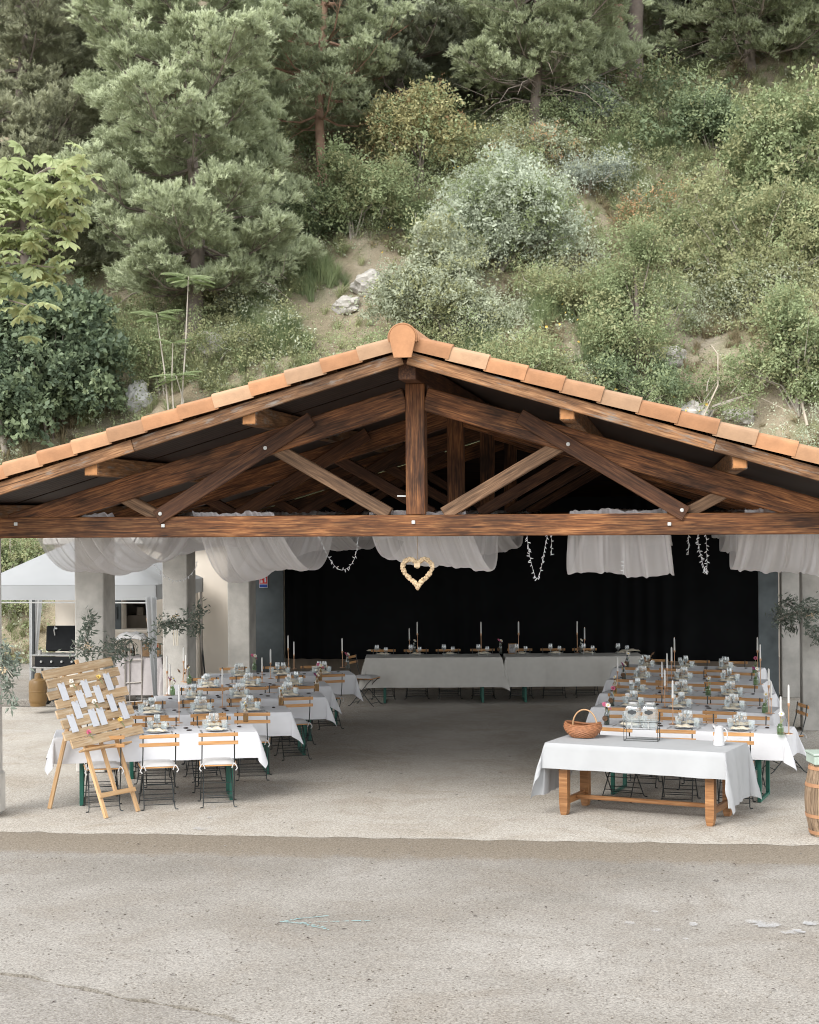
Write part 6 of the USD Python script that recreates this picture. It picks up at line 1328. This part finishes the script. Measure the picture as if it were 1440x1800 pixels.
def bare(x, y):
    m_ = np.zeros(len(x), bool); j = meshkit.fbm(np.column_stack([x, y, 0 * x]) * 1.2, 3, 19)
    for c, r in BARE: m_ |= np.hypot(x - c[0], (y - c[1]) * 0.8) < r * (0.6 + 0.8 * j)
    return m_
rr_ = np.random.default_rng(55); n = 24000
x = rr_.uniform(-17, 9.5, n); y = 33.6 + 27 * rr_.uniform(size=n) ** 1.25; p3 = np.column_stack([x, y, 0 * x]); dn = meshkit.fbm(p3 * 0.55, 3, 31); ok = (dn > 0.36) & ~(bare(x, y) & (rr_.uniform(size=n) < 0.85)); x, y, dn = x[ok], y[ok], dn[ok]; z = hill_z(x, y); n = len(x)
dry = meshkit.fbm(np.column_stack([x, y, 0 * x]) * 0.4 + 9, 3, 12)
for nm, sel, m_, s0 in (('hill_grass', dry < 0.52, 'grass_green', 0.9), ('dry_grass', dry >= 0.52, 'grass_dry', 0.85)):
    k = int(sel.sum()); scatter(nm, None, TUFT, m_, np.column_stack([x, y, z])[sel], np.array([0, -0.25, 1.0]) + rr_.normal(size=(k, 3)) * 0.3, rr_.uniform(0, 6, k), s0 * rr_.uniform(0.5, 1.25, k), rr_.integers(0, 3, k), 'tuft',
        label={'hill_grass': 'green grass tufts growing over the hillside', 'dry_grass': 'dry straw-coloured grass tufts growing over the hillside'}[nm], cat='grass')
n = 10500; x = rr_.uniform(-18.5, 9.5, n); y = 33.8 + 22 * rr_.uniform(size=n) ** 1.2; k = ~(bare(x, y) & (rr_.uniform(size=n) < 0.85)); x, y = x[k], y[k]; z = hill_z(x, y); n = len(x)
scatter('ground_cover', None, clumps(0.05, 0.5, 0.24, 40), ['leaf_mid', 'leaf_olive', 'leaf_sage'], np.column_stack([x, y, z + 0.08]), np.array([0, -0.3, 1.0]) + rr_.normal(size=(n, 3)) * 0.3, rr_.uniform(0, 6, n), rr_.uniform(0.6, 1.4, n), rr_.integers(0, 3, n), 'leaf_clump', label='low leafy weeds growing over the hillside', cat='ground cover')
n = 13000; x = rr_.uniform(-17, 9.5, n); y = 34.5 + 16 * rr_.uniform(size=n); dn = meshkit.fbm(np.column_stack([x, y, 0 * x]) * 0.45, 3, 83); k = (dn > 0.46) & ~bare(x, y); x, y, dn = x[k], y[k], dn[k]; z = hill_z(x, y); n = len(x); hue = meshkit.fbm(np.column_stack([x, y, 0 * x]) * 0.5, 2, 91)
scatter('scrub', None, clumps(0.055, 0.5, 0.30, 46), ['leaf_sage', 'leaf_olive', 'leaf_mid'], np.column_stack([x, y, z + 0.1 + np.clip((dn - 0.46) * 7, 0, 1.3) * rr_.uniform(0, 1, n)]), np.array([0, -0.4, 1.0]) + rr_.normal(size=(n, 3)) * 0.4, rr_.uniform(0, 6, n), rr_.uniform(0.6, 1.3, n), np.clip((hue * 3 * 1.6 - 0.9 + rr_.normal(size=n) * 0.35).astype(int), 0, 2), 'leaf_clump', label='tangled low scrub filling the gaps between the bushes', cat='scrub')
n = 3800; x = rr_.uniform(-23, 11, n); y = 47.5 + 17 * rr_.uniform(size=n); z = hill_z(x, y); keep = (meshkit.fbm(np.column_stack([x, y, 0 * x]) * 0.3, 3, 71) > 0.40) & ~((np.abs(x - 4.5) < 2.5) & (y < 54)); x, y, z = x[keep], y[keep], z[keep]; n = len(x)
scatter('undergrowth', None, clumps(0.09, 0.55, 0.42, 46), ['leaf_mid', 'leaf_dark', 'leaf_olive'], np.column_stack([x, y, z + rr_.uniform(0.1, 1.0, n)]), np.array([0, -0.3, 1.0]) + rr_.normal(size=(n, 3)) * 0.4, rr_.uniform(0, 6, n), rr_.uniform(0.8, 1.6, n), rr_.integers(0, 3, n), 'leaf_clump', label='bushy undergrowth between the pine trunks high on the slope', cat='undergrowth')
n = 900; x = rr_.uniform(-7.5, 1, n); y = 36 + 13 * rr_.uniform(size=n); z = hill_z(x, y); ok = meshkit.fbm(np.column_stack([x, y, 0 * x]) * 0.5, 3, 61) > 0.55; x, y, z = x[ok], y[ok], z[ok]; n = len(x)
scatter('wild_flowers', None, [(np.array([[0, 0, 0.0], [0.03, 0, 0.02], [0, 0.03, 0.02], [-0.03, 0, 0.02], [0, -0.03, 0.02]]), np.array([[0, 1, 2], [0, 2, 3], [0, 3, 4], [0, 4, 1]]))], 'flower_yellow', np.column_stack([x, y, z + 0.45]), rr_.normal(size=(n, 3)) + [0, -0.6, 0.6], rr_.uniform(0, 6, n), rr_.uniform(0.7, 1.5, n), np.zeros(n), 'bloom', label='tiny yellow wild flowers dotted over the slope', cat='flowers')

# rocks
def rock(label, px, py, w, h, seed, m_='rock'):
    b, dist = on_hill(px, py); k = dist / F; s = trimesh.creation.icosphere(3, 1.0); v = np.array(s.vertices); v = v * (1 + 0.55 * (meshkit.fbm(v * 1.6 + seed, 3, seed)[:, None] - 0.5) * 2)
    q = meshkit.fbm(v * 3.2 + seed, 2, seed + 1)[:, None]; v = v * (0.9 + 0.25 * np.round(q * 4) / 4)
    o = obj('rock', (v * [w * k / 2, w * k / 2.2, h * k / 2] + b + [0, 0.1, h * k * 0.25], np.array(s.faces)), m_, smooth=25); tag(o, label, 'rock')
for a_ in (('white pitted boulder right of the dark maple', 243, 722, 44, 66, 1, 'rock_white'), ('grey rock on the bare earth above the ridge', 655, 520, 66, 56, 2), ('smaller broken rock left of the bare earth', 606, 548, 50, 34, 3), ('long grey rock beside the layered pine trunk', 378, 622, 62, 54, 4),
           ('pale flat rock over the middle right tiles', 1176, 640, 60, 40, 5), ('pale broken rock at the right end of the roof', 1218, 742, 60, 44, 6), ('little white stone over the left roof slope', 381, 664, 20, 12, 7, 'rock_white'), ('brown rock in the bank at the right roof end', 1300, 745, 60, 34, 8), ('dark low stone below the sage bush', 1140, 700, 40, 26, 9)):
    rock(*a_)
# bare curved branches lying on the right of the slope
def dead_branch(label, P, r0=0.022):
    Q = []
    for px, py, up in P:
        b, _ = on_hill(px, py); Q.append(b + [0, -0.25, up])
    o = obj('dead_branch', tube(Q, np.linspace(r0, 0.006, len(Q)), 5), 'dead_wood', smooth=60); tag(o, label, 'branch', 'bare branches on the slope')
dead_branch('bare pale branch arching over the right roof slope', [(1235, 745, 0.1), (1262, 720, 0.5), (1262, 680, 0.7), (1250, 655, 0.6), (1230, 640, 0.3)])
dead_branch('bare grey stem leaning across the thin bush at the right', [(1418, 750, 0.0), (1400, 700, 0.3), (1395, 640, 0.4), (1408, 590, 0.5)], 0.035)
dead_branch('thin bare stem bending below the young hornbeam', [(1010, 730, 0.0), (1008, 690, 0.35), (985, 660, 0.5)], 0.016)
dead_branch('fallen grey branch above the right roof end', [(1300, 700, 0.1), (1340, 720, 0.2), (1390, 745, 0.2)], 0.02)

# tree-of-heaven saplings: long feathered leaves on thin stems
def ailanthus(label, fpx, fpy, tpx, tpy, n, L, seed):
    r_ = np.random.default_rng(seed); b, dist = on_hill(fpx, fpy); k = dist / F; top = np.array([(tpx - fpx) * k, -0.1, (fpy - tpy) * k]); t = thing('feather_leaf_sapling', label, 'sapling', b)
    mid = top * 0.5 + np.array([0.08 * r_.normal(), 0, 0]); obj('stem', tube([(0, 0, -0.2), mid, top], [0.022, 0.017, 0.010], 6), 'twig_grey', t)
    for q in range(n):
        a = q * 2.4 + r_.uniform(0, 0.5); el = r_.uniform(-0.05, 0.5); o = np.array([math.cos(a), math.sin(a), 0]); c = top + np.array([0, 0, -0.10 * (q // 6)]); sp = [c + o * L * s + np.array([0, 0, L * (el * s - 0.22 * s * s)]) for s in np.linspace(0, 1, 6)]
        parts = [tube(sp, np.linspace(0.007, 0.003, 6), 3, cap=False)]; SPT = np.array(sp)
        for s in np.linspace(0.22, 0.98, 9):
            p = np.array([np.interp(s, np.linspace(0, 1, 6), SPT[:, i]) for i in range(3)]); sd = np.cross(o, [0, 0, 1.0])
            for sg in (-1, 1):
                w_ = sd * sg * 0.85 + o * 0.5 + np.array([0, 0, -0.18]); w_ /= np.linalg.norm(w_); l = L * 0.36 * (1.1 - 0.45 * abs(s - 0.5)); n_ = np.cross(w_, [0, 0, 1.0]); n_ /= np.linalg.norm(n_)
                parts.append((np.array([p, p + w_ * l * 0.35 + n_ * l * 0.20, p + w_ * l, p + w_ * l * 0.35 - n_ * l * 0.20]), np.array([[0, 1, 2], [0, 2, 3]])))
        obj('leaf', join(parts), 'leaf_fresh', t)
ailanthus('tall feather-leaved sapling in front of the layered pine trunk', 316, 748, 336, 490, 11, 0.58, 1)
ailanthus('shorter feather-leaved sapling left of the pine trunk', 300, 745, 278, 552, 10, 0.55, 2)
ailanthus('feather-leaved sapling low over the left roof tiles', 312, 752, 312, 662, 10, 0.55, 3)
ailanthus('small feather-leaved sapling half way down the bank', 308, 748, 307, 606, 6, 0.42, 4)

# horse chestnut reaching in from the left, nearer than the hill: each leaf built
tb_ = np.array([*camxy(-7.4, 24.0)[:2], 0.0]); t = thing('chestnut_tree', 'light green horse chestnut reaching into the picture at the left edge', 'tree', tb_)
obj('trunk', tube([(0, 0, -0.3), (0.1, 0, 2.0), (0.0, 0.1, 4.2), (0.25, 0.1, 7.5), (0.2, 0, 9.5)], [0.24, 0.2, 0.17, 0.11, 0.04], 10), 'bark', t, smooth=60)
r_ = np.random.default_rng(12); S7 = 24.0 / F
def chestnut_leaf(rg, size):
    P = []
    for k, an in enumerate((-2.1, -1.35, -0.68, 0.0, 0.68, 1.35, 2.1)):
        l = size * (1.0 - 0.34 * abs(an) / 2.1); w = l * 0.46; d_ = np.array([math.cos(an), math.sin(an), -0.16]); d_ /= np.linalg.norm(d_); s = np.cross([0, 0, 1.0], d_); s /= np.linalg.norm(s)
        p = [d_ * l * q + np.array([0, 0, -0.16 * l * q * q]) for q in (0.03, 0.4, 0.68, 0.88, 1.0)]; ww = (0.05, 0.30, 0.5, 0.34, 0.0); V = []
        for a_, b_ in zip(p, ww): V += [a_ - s * w * b_ + [0, 0, 0.10 * w * b_], a_ - [0, 0, 0.02], a_ + s * w * b_ + [0, 0, 0.10 * w * b_]]
        Fq = []
        for i in range(4): Fq += [[i * 3, i * 3 + 1, i * 3 + 4], [i * 3, i * 3 + 4, i * 3 + 3], [i * 3 + 1, i * 3 + 2, i * 3 + 5], [i * 3 + 1, i * 3 + 5, i * 3 + 4]]
        P.append((np.array(V), np.array(Fq)))
    P.append(tube([(-0.10, 0, 0.03), (0, 0, 0)], [0.004, 0.003], 3, cap=False)); return join(P)
LEAFV = [chestnut_leaf(r_, s) for s in (0.17, 0.20, 0.23)]
limb = []
for i, (p0, p1) in enumerate((((-120, 430), (30, 330)), ((30, 330), (140, 292)), ((-120, 430), (85, 420)), ((85, 380), (118, 405)), ((-120, 480), (95, 470)), ((-120, 520), (60, 540)), ((-60, 400), (20, 330)), ((-100, 450), (60, 360)), ((60, 360), (115, 330)))):
    A_, B_ = pick(*p0, 24.0 + 0.2 * math.sin(i)) - tb_, pick(*p1, 23.4 + 0.3 * math.cos(i * 2)) - tb_; limb.append(tube([A_, (A_ + B_) / 2 + [0, 0, 0.12], B_], [0.035, 0.02, 0.006], 5))
    L = np.linalg.norm(B_ - A_)
    for k in range(int(L * 22) + 12):
        s = r_.uniform(0.12, 1.02); p = A_ + (B_ - A_) * s + [0, 0, 0.12 * (1 - abs(2 * s - 1))] + r_.normal(size=3) * [0.15, 0.28, 0.17]; a = r_.uniform(0, 6.28); Rm = rotz(a) @ roty(r_.uniform(0.0, 0.6)) @ rotx(r_.normal() * 0.3); q = LEAFV[int(r_.integers(0, 3))]
        obj('leaf', mv(q, p, Rm), 'leaf_chestnut', t)
obj('bough', join(limb), 'bark', t)
# slim trunks at the lower left, under the maple
for i, (px, py, qx, qy, w) in enumerate(((12, 800, -10, 690, 'thicker slanting grey trunk at the left end of the roof'), (88, 775, 72, 720, 'thin pale sapling trunk at the left end of the roof'))):
    b, _ = on_hill(px, py); k = PXM(px, py); o = obj('sapling_trunk', tube([b + [0, 0, -0.2], b + [(qx - px) * k, 0.0, (py - qy) * k]], [0.09 - 0.04 * i, 0.05 - 0.02 * i], 8), 'twig_grey', smooth=60); tag(o, w, 'tree trunk')

# grit and dry bits lying loose on the court
rg = np.random.default_rng(404); n = 2600
q = np.array([G(rg.uniform(-60, 1500), 1480 + 340 * rg.uniform() ** 0.8) for _ in range(n)])
peb = []
for k in range(3):
    ic = trimesh.creation.icosphere(1, 1.0); v = np.array(ic.vertices) * (1 + 0.5 * (meshkit.fbm(np.array(ic.vertices) * 1.5 + 7 * k, 2, k)[:, None] - 0.5)) * [0.011, 0.009, 0.006]; peb.append((v, np.array(ic.faces)))
scatter('loose_gravel', None, peb, ['patch_gravel', 'seam_gravel', 'court_gravel'], np.column_stack([q[:, :2], np.full(n, 0.002)]), np.array([0, 0, 1.0]) + rg.normal(size=(n, 3)) * 0.2, rg.uniform(0, 6, n), rg.uniform(0.3, 1.0, n) ** 1.3, rg.choice(3, n, p=[0.5, 0.3, 0.2]), 'pebble', label='small loose pebbles scattered over the court', cat='gravel')
n = 130; q = np.array([G(rg.uniform(0, 1440), 1290 + 480 * rg.uniform()) for _ in range(n)])
bit = (np.array([[0, 0, 0], [0.02, 0.009, 0.006], [0.045, 0, 0.003], [0.02, -0.009, 0.006]]), np.array([[0, 1, 2], [0, 2, 3]]))
scatter('leaf_litter', None, [bit], 'dark_favour', np.column_stack([q[:, :2], np.full(n, 0.009)]), np.array([0, 0, 1.0]) + rg.normal(size=(n, 3)) * 0.1, rg.uniform(0, 6, n), rg.uniform(0.4, 1.2, n), np.zeros(n), 'dry_leaf', label='small dry leaf bits lying on the floor and court', cat='leaf litter')
